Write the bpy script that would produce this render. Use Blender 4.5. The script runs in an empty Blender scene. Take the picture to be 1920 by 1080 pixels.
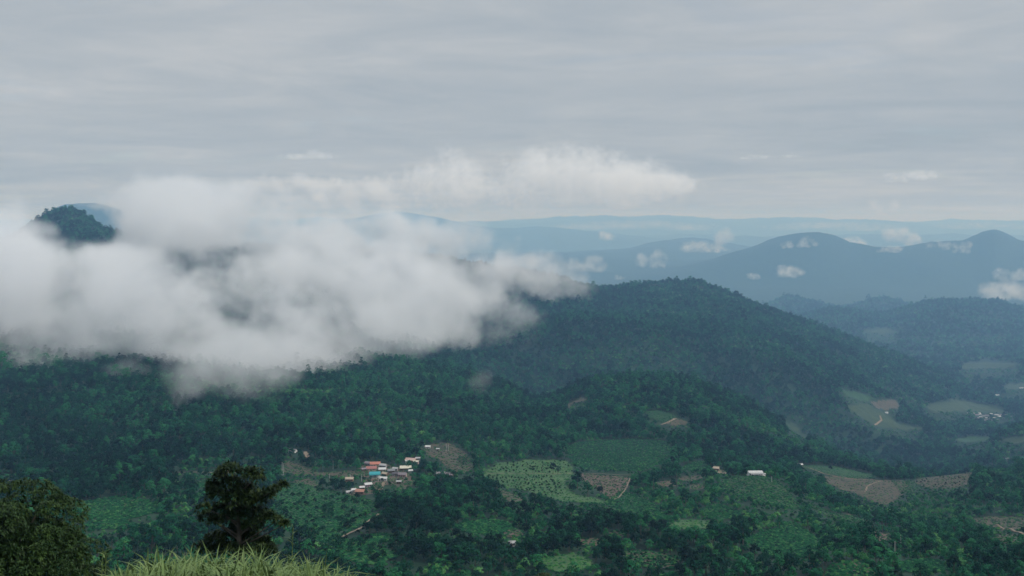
import bpy, bmesh, math, random, time
import numpy as np
T0 = time.time()
S = bpy.context.scene
COL = S.collection
R = math.radians

# ------------------------------------------------------------------ camera, sky, sun, exposure
F = 1867.0            # focal length in pixels of the 1920 wide photograph
PX0, HY = 960.0, 412.0   # optical axis column and horizon row
EYE = 1250.0           # height of the eye above the valley floor datum
cd = bpy.data.cameras.new("camera")
cam = bpy.data.objects.new("camera", cd); COL.objects.link(cam)
cam.location = (0, 0, EYE); cam.rotation_euler = (R(90), 0, 0)
cd.sensor_width = 36; cd.lens = 36 * F / 1920
cd.shift_y = -(540 - HY) / 1920
cd.clip_start = 0.2; cd.clip_end = 120000
S.camera = cam
S.view_settings.view_transform = 'Standard'; S.view_settings.look = 'None'
S.view_settings.exposure = 0.0; S.view_settings.gamma = 1
S.render.engine = 'CYCLES'
cy = S.cycles
cy.use_denoising = True
cy.max_bounces = 24; cy.diffuse_bounces = 2; cy.glossy_bounces = 1; cy.transmission_bounces = 2
cy.volume_bounces = 14; cy.transparent_max_bounces = 8
cy.volume_step_rate = 1.7; cy.volume_max_steps = 512
cy.sample_clamp_indirect = 6.0

SUN_EL, SUN_AZ = R(48), R(104)     # azimuth from straight ahead (+Y), negative = left
sd = bpy.data.lights.new("sun", 'SUN'); sun = bpy.data.objects.new("sun", sd); COL.objects.link(sun)
sd.energy = 2.5; sd.angle = R(5); sd.color = (1.0, 0.955, 0.9)
sun.location = (-800, 400, 2500)
sun.rotation_euler = (math.pi/2 - SUN_EL, 0, math.pi - SUN_AZ)   # checked below: light travels from (sin az, cos az) side

class NB:
    """small helper for writing node trees"""
    def __init__(s, tree): s.t = tree; s.n = tree.nodes; s.l = tree.links
    def add(s, typ, ins=None, **kw):
        n = s.n.new(typ)
        for k, v in kw.items(): setattr(n, k, v)
        for k, v in (ins or {}).items():
            if hasattr(v, 'is_linked') or isinstance(v, bpy.types.NodeSocket): s.l.new(v, n.inputs[k])
            else: n.inputs[k].default_value = v
        return n
    def math(s, op, a, b=0.0, c=None, clamp=False):
        ins = {0: a, 1: b}
        if c is not None: ins[2] = c
        return s.add('ShaderNodeMath', ins, operation=op, use_clamp=clamp).outputs[0]
    def ramp(s, fac, stops):
        n = s.add('ShaderNodeValToRGB', {0: fac}); cr = n.color_ramp
        while len(cr.elements) < len(stops): cr.elements.new(0.5)
        for e, (p, c) in zip(cr.elements, stops): e.position = p; e.color = (*c, 1) if len(c) == 3 else c
        return n.outputs[0]
    def mix(s, fac, a, b):
        n = s.add('ShaderNodeMix', {0: fac}, data_type='RGBA')
        for i, v in ((6, a), (7, b)):
            if isinstance(v, bpy.types.NodeSocket): s.l.new(v, n.inputs[i])
            else: n.inputs[i].default_value = (*v, 1)
        return n.outputs[2]
    def noise(s, vec, scale, detail=4, rough=0.55, dist=0.0):
        return s.add('ShaderNodeTexNoise', {'Vector': vec, 'Scale': scale, 'Detail': detail, 'Roughness': rough, 'Distortion': dist}).outputs[0]

def make_world():
    w = bpy.data.worlds.new("World"); S.world = w; w.use_nodes = True
    w.node_tree.nodes.clear(); b = NB(w.node_tree)
    sky = b.add('ShaderNodeTexSky', sky_type='NISHITA', sun_disc=False, sun_elevation=SUN_EL, sun_rotation=SUN_AZ, altitude=900)
    bg1 = b.add('ShaderNodeBackground', {'Color': sky.outputs[0], 'Strength': 0.10})
    tc = b.add('ShaderNodeTexCoord').outputs['Generated']
    sep = b.add('ShaderNodeSeparateXYZ', {0: tc})
    x, y, z = sep.outputs
    zz = b.math('ADD', b.math('MAXIMUM', z, 0.0), 0.055)
    px = b.math('DIVIDE', x, zz); py = b.math('DIVIDE', y, zz)
    v = b.add('ShaderNodeCombineXYZ', {0: b.math('MULTIPLY_ADD', px, 0.80, b.math('MULTIPLY', py, 0.12)), 1: py, 2: 3.7}).outputs[0]
    big = b.noise(v, 0.34, 3, 0.5, 0.4)
    med = b.noise(v, 0.95, 6, 0.6, 1.3)
    fine = b.noise(v, 2.8, 6, 0.65, 0.9)
    t = b.math('ADD', b.math('MULTIPLY', big, 0.50), b.math('ADD', b.math('MULTIPLY', med, 0.37), b.math('MULTIPLY', fine, 0.13)))
    cl = b.ramp(t, [(0.32, (0.325, 0.386, 0.440)), (0.45, (0.392, 0.444, 0.494)), (0.54, (0.440, 0.483, 0.522)), (0.66, (0.540, 0.562, 0.582))])
    bg2 = b.add('ShaderNodeBackground', {'Color': cl, 'Strength': 1.0})
    gap = b.ramp(b.noise(v, 0.8, 4, 0.5, 0.8), [(0.30, (0.78,)*3), (0.42, (0.97,)*3)])
    # an overcast sky is brighter overhead than towards the horizon
    up = b.add('ShaderNodeMapRange', {0: z, 1: 0.20, 2: 0.85, 3: 1.0, 4: 1.55}, interpolation_type='SMOOTHSTEP').outputs[0]
    b.l.new(up, bg2.inputs['Strength'])
    mixs = b.add('ShaderNodeMixShader', {0: gap, 1: bg1.outputs[0], 2: bg2.outputs[0]})
    out = b.add('ShaderNodeOutputWorld', {0: mixs.outputs[0]})
make_world()

# ------------------------------------------------------------------ small helpers
def tag(o, label=None, cat=None, group=None, kind=None):
    if label: o['label'] = label
    if cat: o['category'] = cat
    if group: o['group'] = group
    if kind: o['kind'] = kind
    return o
def link(name, me, mats=(), parent=None, loc=None):
    o = bpy.data.objects.new(name, me); COL.objects.link(o)
    for m in (mats if isinstance(mats, (list, tuple)) else [mats]): me.materials.append(m)
    if parent: o.parent = parent
    if loc is not None: o.location = loc
    return o
def empty(name, loc, rz=0.0):
    o = bpy.data.objects.new(name, None); COL.objects.link(o); o.location = loc; o.rotation_euler = (0, 0, rz); o.empty_display_size = 0.5
    return o
def np_mesh(name, V, Fc, mat_idx=None, smooth=False):
    """mesh from float (n,3) and int (m,k) arrays, k = 3 or 4"""
    V = np.asarray(V, dtype=np.float32); Fc = np.asarray(Fc, dtype=np.int32)
    me = bpy.data.meshes.new(name); m, k = Fc.shape
    me.vertices.add(len(V)); me.vertices.foreach_set('co', V.ravel())
    me.loops.add(m*k); me.loops.foreach_set('vertex_index', Fc.ravel())
    me.polygons.add(m); me.polygons.foreach_set('loop_start', np.arange(0, m*k, k, dtype=np.int32))
    try: me.polygons.foreach_set('loop_total', np.full(m, k, dtype=np.int32))
    except Exception: pass
    if mat_idx is not None: me.polygons.foreach_set('material_index', np.asarray(mat_idx, dtype=np.int32))
    me.polygons.foreach_set('use_smooth', np.full(m, smooth, dtype=bool))
    me.update(calc_edges=True); me.validate()
    return me

# ------------------------------------------------------------------ numpy noise
def _hash(ix, iy, iz, seed):
    h = (ix.astype(np.uint32)*np.uint32(374761393) + iy.astype(np.uint32)*np.uint32(668265263) + iz.astype(np.uint32)*np.uint32(2147483647) + np.uint32(seed)*np.uint32(974711))
    h = (h ^ (h >> np.uint32(13))) * np.uint32(1274126177)
    h = h ^ (h >> np.uint32(16)); h = h*np.uint32(2246822519); h = h ^ (h >> np.uint32(15))
    return (h & np.uint32(0xffff)).astype(np.float32) / 32767.5 - 1.0
def vnoise2(x, y, seed=0):
    xi = np.floor(x); yi = np.floor(y); fx = (x-xi).astype(np.float32); fy = (y-yi).astype(np.float32)
    xi = xi.astype(np.int64); yi = yi.astype(np.int64); z0 = np.zeros_like(xi)
    sx = fx*fx*fx*(fx*(fx*6-15)+10); sy = fy*fy*fy*(fy*(fy*6-15)+10)
    a = _hash(xi, yi, z0, seed); b = _hash(xi+1, yi, z0, seed); c = _hash(xi, yi+1, z0, seed); d = _hash(xi+1, yi+1, z0, seed)
    return (a*(1-sx)+b*sx)*(1-sy) + (c*(1-sx)+d*sx)*sy
def fbm2(x, y, wl, octs=4, seed=0, gain=0.5, ridged=False):
    t = 0; a = 1.0; n = 0
    for o in range(octs):
        k = 2.03**o/wl; v = vnoise2(x*k+17.3*o, y*k-9.1*o, seed+o)
        if ridged: v = 1-2*np.abs(v)
        t = t + a*v; n += a; a *= gain
    return t/n
def vnoise3(x, y, z, seed=0):
    xi = np.floor(x); yi = np.floor(y); zi = np.floor(z)
    fx = (x-xi).astype(np.float32); fy = (y-yi).astype(np.float32); fz = (z-zi).astype(np.float32)
    xi = xi.astype(np.int64); yi = yi.astype(np.int64); zi = zi.astype(np.int64)
    sx = fx*fx*(3-2*fx); sy = fy*fy*(3-2*fy); sz = fz*fz*(3-2*fz)
    def pl(k):
        a = _hash(xi, yi, zi+k, seed); b = _hash(xi+1, yi, zi+k, seed); c = _hash(xi, yi+1, zi+k, seed); d = _hash(xi+1, yi+1, zi+k, seed)
        return (a*(1-sx)+b*sx)*(1-sy) + (c*(1-sx)+d*sx)*sy
    return pl(0)*(1-sz) + pl(1)*sz
def fbm3(x, y, z, wl, octs=4, seed=0, gain=0.5):
    t = 0; a = 1.0; n = 0
    for o in range(octs):
        k = 2.05**o/wl; t = t + a*vnoise3(x*k+11.7*o, y*k-5.3*o, z*k+3.1*o, seed+o); n += a; a *= gain
    return t/n

# ------------------------------------------------------------------ terrain: rings of ground height around the viewpoint
def pchip(xk, yk, x):
    xk = np.asarray(xk, float); yk = np.asarray(yk, float); h = np.diff(xk); d = np.diff(yk)/h
    m = np.zeros_like(yk); m[0] = d[0]; m[-1] = d[-1]
    for i in range(1, len(xk)-1):
        m[i] = 0 if d[i-1]*d[i] <= 0 else 2*d[i-1]*d[i]/(d[i-1]+d[i])
    x = np.clip(x, xk[0], xk[-1]); i = np.clip(np.searchsorted(xk, x)-1, 0, len(xk)-2)
    t = (x-xk[i])/h[i]; t2 = t*t; t3 = t2*t
    return (2*t3-3*t2+1)*yk[i] + (t3-2*t2+t)*h[i]*m[i] + (-2*t3+3*t2)*yk[i+1] + (t3-t2)*h[i]*m[i+1]
def K(*a): return (list(a[0::2]), list(a[1::2]))
# each ring: depth (number or knots over photo column) and either row knots 'y' or relative height 'z' (number or knots)
RINGS = [
 dict(Y=2, z=-1.7),
 dict(Y=8, z=-3.7),
 dict(Y=13, z=K(0,-6.1, 140,-5.6, 230,-5.05, 400,-4.85, 600,-4.9, 690,-5.2, 800,-6.6, 1920,-7.2)),
 dict(Y=50, z=-19.5),
 dict(Y=440, z=-188),
 dict(Y=580, y=K(0,1092, 1000,1090, 1450,1088, 1530,1068, 1590,1052, 1650,1066, 1720,1090, 1920,1095)),
 dict(Y=780, y=K(0,985, 500,985, 800,982, 1000,990, 1300,1000, 1500,1020, 1600,1030, 1800,1022, 1920,1012)),
 dict(Y=K(0,1100, 1300,1100, 1417,1150, 1550,1100), y=K(0,902, 300,898, 600,903, 700,902, 900,910, 1100,925, 1300,925, 1350,908, 1417,892, 1460,898, 1500,922, 1560,958, 1650,978, 1750,985, 1920,975)),
 dict(Y=1350, y=K(0,832, 300,832, 600,838, 800,845, 1000,862, 1100,880, 1200,880, 1300,880, 1400,893, 1500,915, 1600,938, 1700,936, 1800,926, 1920,932)),
 dict(Y=1700, y=K(0,742, 300,745, 600,760, 800,782, 950,795, 1050,808, 1150,815, 1250,815, 1350,845, 1450,866, 1500,875, 1570,885, 1640,894, 1700,899, 1760,894, 1830,886, 1880,884, 1920,880)),
 dict(Y=2350, y=K(0,662, 300,674, 600,690, 800,708, 900,722, 950,735, 1010,763, 1040,757, 1080,737, 1120,723, 1170,716, 1230,719, 1300,729, 1350,746, 1420,778, 1500,826, 1600,872, 1680,903, 1800,918, 1920,915)),
 dict(Y=3050, y=K(0,600, 400,618, 700,652, 850,692, 900,715, 1000,760, 1050,768, 1170,762, 1300,770, 1400,790, 1500,832, 1600,858, 1700,868, 1780,862, 1850,838, 1920,812)),
 dict(Y=3700, y=K(0,530, 120,500, 300,550, 600,585, 800,618, 900,632, 980,613, 1100,612, 1250,622, 1350,642, 1450,668, 1550,708, 1650,760, 1750,812, 1850,826, 1920,826)),
 dict(Y=4150, y=K(0,495, 120,440, 300,500, 600,532, 800,560, 900,590, 980,601, 1250,606, 1350,612, 1450,642, 1550,682, 1650,734, 1750,780, 1850,798, 1920,800)),
 dict(Y=K(0,4600, 120,4650, 800,5000, 1300,5600, 1600,5400, 1800,5100, 1920,5000), y=K(-500,430, -150,478, 0,468, 60,425, 120,397, 160,410, 200,434, 260,450, 320,460, 400,470, 600,477, 790,484, 940,509, 1060,530, 1100,540, 1150,541, 1200,540, 1300,537, 1350,548, 1420,578, 1500,605, 1600,643, 1700,684, 1780,722, 1830,750, 1920,760)),
 dict(Y=6300, z=K(0,-670, 900,-700, 1400,-830, 1600,-935, 1760,-957, 1850,-945, 1920,-922)),
 dict(Y=7400, z=K(0,-855, 1400,-920, 1600,-983, 1920,-983)),
 dict(Y=9500, y=K(0,612, 1300,612, 1450,608, 1520,593, 1560,585, 1600,591, 1650,595, 1700,582, 1760,570, 1860,568, 1920,586, 2200,600)),
 dict(Y=10600, z=-1050),
 dict(Y=11800, y=K(0,586, 1390,585, 1440,575, 1480,563, 1530,574, 1570,585, 1605,580, 1660,564, 1710,576, 1770,586, 2200,586)),
 dict(Y=13200, z=-1125),
 dict(Y=14900, z=K(0,-640, 300,-830, 600,-1043, 1920,-1043)),
 dict(Y=17000, y=K(-400,460, 0,450, 60,420, 130,386, 180,385, 230,398, 300,424, 500,482, 800,545, 1050,540, 1150,530, 1250,512, 1320,492, 1380,472, 1420,461, 1440,453, 1480,444, 1525,439, 1560,446, 1600,463, 1650,467, 1700,464, 1750,456, 1800,453, 1830,444, 1850,436, 1866,433, 1885,438, 1915,450, 1990,456, 2300,462)),
 dict(Y=19500, z=-860),
 dict(Y=25000, y=K(0,480, 700,480, 900,477, 1050,472, 1120,468, 1180,463, 1220,453, 1280,447, 1310,449, 1350,457, 1400,465, 1500,475, 1920,478)),
 dict(Y=29000, z=-1015),
 dict(Y=34500, y=K(0,430, 400,425, 640,420, 740,404, 800,410, 860,420, 900,427, 960,433, 1010,430, 1080,434, 1150,442, 1300,447, 1920,444)),
 dict(Y=39500, z=-755),
 dict(Y=46000, y=K(0,415, 700,415, 900,421, 1000,416, 1080,411, 1180,411, 1240,410, 1300,414, 1350,418, 1420,414, 1500,413, 1600,418, 1700,419, 1800,417, 1850,416, 1920,419, 2400,414)),
 dict(Y=62000, z=-517),
]
NU, NY = 1000, 1050
UG = np.linspace(-1.15, 1.15, NU)
# rows: log spaced, dense where the fields and the village lie
YG = np.concatenate([np.geomspace(2, 440, 110, endpoint=False), np.geomspace(440, 7600, 680, endpoint=False), np.geomspace(7600, 62000, 260)])
def terrain_grid():
    P = PX0 + UG*F; n = len(RINGS)
    Yk = np.zeros((n, NU)); Zk = np.zeros((n, NU))
    for i, r in enumerate(RINGS):
        Yk[i] = r['Y'] if not isinstance(r['Y'], tuple) else pchip(*r['Y'], P)
        if 'y' in r: Zk[i] = -(pchip(*r['y'], P)-HY)/F*Yk[i]
        else: Zk[i] = r['z'] if not isinstance(r['z'], tuple) else pchip(*r['z'], P)
    # monotone cubic along depth, per column
    h = np.diff(Yk, axis=0); d = np.diff(Zk, axis=0)/h
    m = np.zeros_like(Zk); m[0] = d[0]; m[-1] = d[-1]
    a, b = d[:-1], d[1:]; pos = a*b > 0
    m[1:-1] = np.where(pos, 2*a*b/np.where(pos, a+b, 1), 0)
    Z = np.zeros((NY, NU)); cols = np.arange(NU)
    for j, Yv in enumerate(YG):
        i = np.clip((Yk <= Yv).sum(0)-1, 0, n-2)
        hh = h[i, cols]; t = np.clip((Yv-Yk[i, cols])/hh, 0, 1); t2 = t*t; t3 = t2*t
        Z[j] = (2*t3-3*t2+1)*Zk[i, cols] + (t3-2*t2+t)*hh*m[i, cols] + (-2*t3+3*t2)*Zk[i+1, cols] + (t3-t2)*hh*m[i+1, cols]
    X = UG[None, :]*YG[:, None]; Yy = np.broadcast_to(YG[:, None], X.shape)
    def ramp(lo, hi): return np.clip((YG-lo)/(hi-lo), 0, 1)[:, None]
    Z += (ramp(300, 700)-ramp(1900, 3000)*0.4)*4.0*fbm2(X, Yy, 130, 3, 1)
    Z += ramp(1700, 2600)*(1-ramp(7000, 8500))*(20+8*ramp(2600, 4200))*fbm2(X*1.0+0.45*Yy, Yy*0.42, 480, 4, 5, 0.5, True)
    Z += ramp(1500, 1900)*(1-ramp(3300, 4200))*9*fbm2(X, Yy, 240, 3, 15, 0.5, True)
    Z += ramp(7000, 8800)*(1-ramp(14000, 17000))*38*fbm2(X*1.0-0.4*Yy, Yy*0.5, 900, 4, 8, 0.5, True)
    Z += (ramp(13800, 16300)*110+ramp(30000, 40000)*150)*fbm2(X*1.0+0.5*Yy, Yy*0.5, 2600, 6, 11, 0.55, True)
    Z += ramp(5, 30)*(1-ramp(300, 500))*0.6*fbm2(X, Yy, 9, 2, 3)
    return X, Yy, Z
GX, GYY, GZ = terrain_grid()
# sight lines: highest ground angle met so far along each column
SL = (GZ)/GYY
RM = np.maximum.accumulate(SL, axis=0)
LOGY = np.log(YG)
def gz(x, y):
    """ground height (relative to the eye) under world points"""
    x = np.atleast_1d(np.asarray(x, float)); y = np.atleast_1d(np.asarray(y, float))
    u = np.clip(x/y, UG[0], UG[-1]); fu = (u-UG[0])/(UG[1]-UG[0]); iu = np.clip(fu.astype(int), 0, NU-2); fu = fu-iu
    j = np.clip(np.searchsorted(YG, y)-1, 0, NY-2); fj = np.clip((y-YG[j])/(YG[j+1]-YG[j]), 0, 1)
    return (GZ[j, iu]*(1-fu)+GZ[j, iu+1]*fu)*(1-fj) + (GZ[j+1, iu]*(1-fu)+GZ[j+1, iu+1]*fu)*fj
def runmax(x, y):
    u = np.clip(x/y, UG[0], UG[-1]); iu = np.clip(((u-UG[0])/(UG[1]-UG[0])).round().astype(int), 0, NU-1)
    j = np.clip(np.searchsorted(YG, y)-2, 0, NY-1)
    return RM[j, iu]
def far(Y):
    """depth limits as first paced out -> depth in the finished terrain"""
    return float(np.interp(Y, [0, 1350, 1950, 2650, 3500, 5500, 10500, 26000], [0, 1350, 2350, 3700, 5600, 9500, 17000, 46000]))
def hit(px, py, ymin=100.0, ymax=62000.0):
    """where the sight line through a photo pixel meets the ground: (x, y, z world)"""
    u = (px-PX0)/F; s = -(py-HY)/F
    fu = (u-UG[0])/(UG[1]-UG[0]); iu = int(min(max(fu, 0), NU-2)); fu -= iu
    col = GZ[:, iu]*(1-fu)+GZ[:, iu+1]*fu
    g = col/YG - s
    ok = np.where((g >= 0) & (YG >= ymin) & (YG <= ymax))[0]
    if len(ok) == 0:
        return None
    j = ok[0]
    if j > 0 and g[j-1] < 0 and YG[j-1] >= ymin*0.98:
        t = -g[j-1]/(g[j]-g[j-1]); Yv = YG[j-1]+t*(YG[j]-YG[j-1]); z = col[j-1]+t*(col[j]-col[j-1])
    else: Yv = YG[j]; z = col[j]
    return (u*Yv, Yv, z+EYE)
def in_poly(px, py, poly):
    r = np.zeros(px.shape, bool); n = len(poly); j = n-1
    for i in range(n):
        xi, yi = poly[i]; xj, yj = poly[j]
        if yi != yj:
            r ^= ((yi > py) != (yj > py)) & (px < (xj-xi)*(py-yi)/(yj-yi)+xi)
        j = i
    return r
print('terrain', round(time.time()-T0, 1))

# ------------------------------------------------------------------ materials
def base_mat(name, rough=0.8, spec=0.25):
    m = bpy.data.materials.new(name); m.use_nodes = True; m.node_tree.nodes.clear(); b = NB(m.node_tree)
    p = b.add('ShaderNodeBsdfPrincipled', {'Roughness': rough, 'Specular IOR Level': spec})
    b.add('ShaderNodeOutputMaterial', {0: p.outputs[0]})
    pos = b.add('ShaderNodeNewGeometry').outputs['Position']
    return m, b, p, pos
def noisy(name, c1, c2, scale, rough=0.8, detail=4, bump=0.0, bscale=None, c3=None, spec=0.25, obj=False):
    m, b, p, pos = base_mat(name, rough, spec)
    if obj: pos = b.add('ShaderNodeTexCoord').outputs['Object']
    n = b.noise(pos, scale, detail, 0.6)
    st = [(0.35, c1), (0.65, c2)] if c3 is None else [(0.32, c1), (0.5, c2), (0.68, c3)]
    b.l.new(b.ramp(n, st), p.inputs['Base Color'])
    if bump:
        bn = b.noise(pos, bscale or scale*4, 5, 0.65)
        bp = b.add('ShaderNodeBump', {'Height': bn, 'Strength': 1.0, 'Distance': bump}); b.l.new(bp.outputs[0], p.inputs['Normal'])
    return m
def leaf_mat(name, c1, c2, c3, wl=180.0, rnd=0.75, rough=0.6, spec=0.06, fine=0.35):
    """foliage: slow drift of hue across the hillside plus a value of its own for every tree"""
    m, b, p, pos = base_mat(name, rough, spec)
    n = b.noise(pos, 1/wl, 3, 0.6)
    oi = b.add('ShaderNodeObjectInfo').outputs['Random']
    small = b.noise(pos, fine, 2, 0.6)
    f = b.math('ADD', b.math('MULTIPLY', n, 0.55), b.math('MULTIPLY_ADD', oi, rnd, b.math('MULTIPLY', small, 0.35)))
    f = b.math('SUBTRACT', f, 0.45*0.5+rnd*0.5-0.275)
    c = b.ramp(f, [(0.22, c1), (0.5, c2), (0.82, c3)])
    b.l.new(c, p.inputs['Base Color'])
    return m
M = {}
M['leaf_dark'] = leaf_mat('leaf_dark', (0.0014, 0.012, 0.007), (0.003, 0.028, 0.015), (0.008, 0.056, 0.026))
M['leaf_mid'] = leaf_mat('leaf_mid', (0.003, 0.034, 0.017), (0.008, 0.078, 0.034), (0.027, 0.150, 0.052))
M['leaf_bright'] = leaf_mat('leaf_bright', (0.011, 0.092, 0.034), (0.032, 0.160, 0.050), (0.095, 0.25, 0.075))
M['bark'] = noisy('bark', (0.06, 0.05, 0.04), (0.14, 0.12, 0.10), 1.5)
M['ground'] = noisy('ground', (0.002, 0.014, 0.008), (0.006, 0.030, 0.015), 1/60, c3=(0.018, 0.052, 0.024), detail=8, bump=1.2, bscale=0.12)
M['crop'] = noisy('crop', (0.010, 0.045, 0.018), (0.026, 0.078, 0.028), 1/25, detail=9, bump=0.5, bscale=0.4)
M['crop_dark'] = noisy('crop_dark', (0.003, 0.018, 0.011), (0.007, 0.030, 0.017), 1/14, detail=9, bump=0.8, bscale=0.4)
M['crop_pale'] = noisy('crop_pale', (0.030, 0.082, 0.028), (0.066, 0.130, 0.046), 1/20, detail=9, bump=0.4, bscale=0.5)
M['scrub'] = noisy('scrub', (0.015, 0.040, 0.018), (0.036, 0.064, 0.027), 1/25, detail=9, bump=0.5, bscale=0.4)
M['soil'] = noisy('soil', (0.036, 0.042, 0.028), (0.080, 0.066, 0.046), 1/18, detail=10, bump=0.5, bscale=0.3, c3=(0.035, 0.055, 0.030))
M['soil_red'] = noisy('soil_red', (0.060, 0.046, 0.037), (0.115, 0.080, 0.062), 1/14, detail=10, bump=0.5, bscale=0.3, c3=(0.045, 0.060, 0.032))
M['dirt'] = noisy('dirt', (0.14, 0.108, 0.076), (0.26, 0.20, 0.145), 1/6, detail=8, bump=0.2, bscale=0.5)

# ------------------------------------------------------------------ fields: pieces of the ground seen between the trees
PXG = PX0+UG[None, :]*F+0*GZ; PYG = HY-GZ/GYY*F
FIELDS = [  # name, material, polygon in photo pixels, depth range, cleared of trees
 ('crop_field', 'crop_pale', [(912,880),(930,868),(1000,862),(1062,862),(1075,876),(1078,890),(1060,905),(1078,925),(1130,938),(1140,948),(1110,955),(1060,945),(1010,925),(950,915),(905,895)], 1000, 1500),
 ('dirt_field', 'soil_red', [(1080,887),(1180,893),(1184,905),(1165,925),(1150,940),(1135,935),(1115,915),(1095,905)], 1000, 1500),
 ('crop_field', 'crop', [(1135,945),(1165,918),(1200,930),(1240,950),(1255,975),(1230,980),(1190,962),(1150,958)], 900, 1400),
 ('crop_field', 'crop_dark', [(1060,838),(1090,828),(1200,822),(1250,828),(1262,845),(1240,868),(1205,884),(1120,882),(1080,876),(1068,858)], 1200, 1850),
 ('crop_field', 'crop_dark', [(1270,880),(1300,866),(1325,864),(1330,876),(1300,884)], 1150, 1700),
 ('crop_field', 'scrub', [(1352,900),(1380,892),(1440,892),(1462,905),(1500,945),(1506,956),(1470,955),(1400,938),(1355,918)], 950, 1250),
 ('crop_field', 'scrub', [(1510,945),(1530,948),(1560,962),(1610,970),(1640,980),(1600,980),(1550,968)], 950, 1300),
 ('dirt_field', 'soil', [(1545,893),(1570,893),(1640,900),(1700,902),(1705,912),(1690,930),(1665,948),(1640,945),(1610,930),(1575,918),(1545,905)], 1250, 1700),
 ('crop_field', 'crop', [(1500,872),(1530,874),(1570,876),(1640,890),(1645,898),(1600,898),(1550,890),(1510,880)], 1300, 1720),
 ('crop_field', 'scrub', [(1670,902),(1706,900),(1732,915),(1715,925),(1690,926)], 1250, 1700),
 ('dirt_field', 'soil', [(1705,902),(1740,893),(1790,888),(1826,884),(1818,912),(1790,915),(1735,918)], 1250, 1700),
 ('dirt_field', 'soil', [(1818,978),(1850,968),(1920,970),(1970,972),(1970,1008),(1920,1006),(1870,994)], 900, 1400),
 ('dirt_field', 'soil', [(1545,1078),(1560,1058),(1590,1052),(1615,1054),(1640,1068),(1662,1090),(1540,1095)], 540, 680),
 ('dirt_field', 'soil', [(1165,1035),(1200,1032),(1260,1040),(1282,1050),(1270,1068),(1220,1068),(1170,1052)], 600, 900),
 ('crop_field', 'crop', [(1210,770),(1235,768),(1275,782),(1268,790),(1240,793),(1215,785)], 1600, 2100),
 ('dirt_field', 'soil', [(1240,793),(1268,783),(1296,793),(1288,799),(1262,800)], 1600, 2100),
 ('dirt_field', 'soil', [(1056,762),(1096,742),(1100,750),(1085,758),(1066,766)], 1600, 2100),
 ('crop_field', 'scrub', [(1585,760),(1625,755),(1660,775),(1680,792),(1740,805),(1700,808),(1650,802),(1615,785)], 2000, 3300),
 ('dirt_field', 'soil', [(1625,752),(1680,748),(1690,765),(1665,772),(1640,765)], 2000, 3400),
 ('crop_field', 'scrub', [(1468,788),(1490,790),(1520,825),(1505,822),(1480,805)], 1900, 3000),
 ('crop_field', 'crop', [(1570,730),(1600,732),(1650,748),(1620,755),(1590,745)], 2200, 3400),
 ('crop_field', 'scrub', [(1735,760),(1790,748),(1850,758),(1890,770),(1880,776),(1800,772),(1745,775)], 2500, 3600),
 ('crop_field', 'crop', [(1790,822),(1830,818),(1862,818),(1850,830),(1800,832)], 2000, 3300),
 ('crop_field', 'scrub', [(1865,825),(1900,818),(1970,816),(1970,830),(1900,832)], 2000, 3000),
 ('crop_field', 'scrub', [(1800,682),(1850,678),(1910,680),(1905,690),(1850,692),(1800,692)], 3700, 5400),
 ('dirt_field', 'soil', [(1800,701),(1850,699),(1852,704),(1800,705)], 3700, 5400),
 ('crop_field', 'scrub', [(1880,722),(1920,716),(1970,716),(1970,732),(1890,732)], 3200, 4600),
 ('crop_field', 'scrub', [(1615,618),(1650,614),(1690,620),(1660,628),(1620,624)], 4600, 5500),
 # around the houses
 ('bare_ground', 'soil_red', [(668,878),(690,866),(720,868),(765,880),(775,900),(790,902),(770,912),(745,906),(720,912),(700,925),(650,930),(648,924),(680,905)], 950, 1300),
 ('bare_ground', 'soil', [(735,905),(770,905),(772,918),(752,928),(738,918)], 950, 1300),
 ('bare_ground', 'soil', [(790,838),(825,830),(850,832),(878,850),(890,880),(870,890),(840,880),(820,862),(800,855)], 1100, 1500),
 ('bare_ground', 'soil', [(520,880),(532,862),(560,868),(600,886),(690,880),(690,892),(640,895),(580,892),(530,890)], 1000, 1400),
 ('bare_ground', 'soil', [(930,912),(945,920),(975,932),(985,942),(955,945),(938,928)], 900, 1300),
 ('bare_ground', 'dirt', [(1330,876),(1345,876),(1362,884),(1372,890),(1345,890)], 1000, 1500),
 ('orchard_ground', 'crop', [(512,915),(560,905),(640,925),(700,940),(710,955),(650,985),(600,1015),(545,1000),(510,960)], 600, 1100),
 ('orchard_ground', 'scrub', [(600,1015),(650,985),(715,958),(722,962),(660,995),(640,1010),(760,1040),(700,1060),(600,1040)], 560, 1100),
 ('bare_ground', 'scrub', [(130,945),(220,930),(290,940),(300,960),(240,975),(160,975)], 650, 1100),
]
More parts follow.
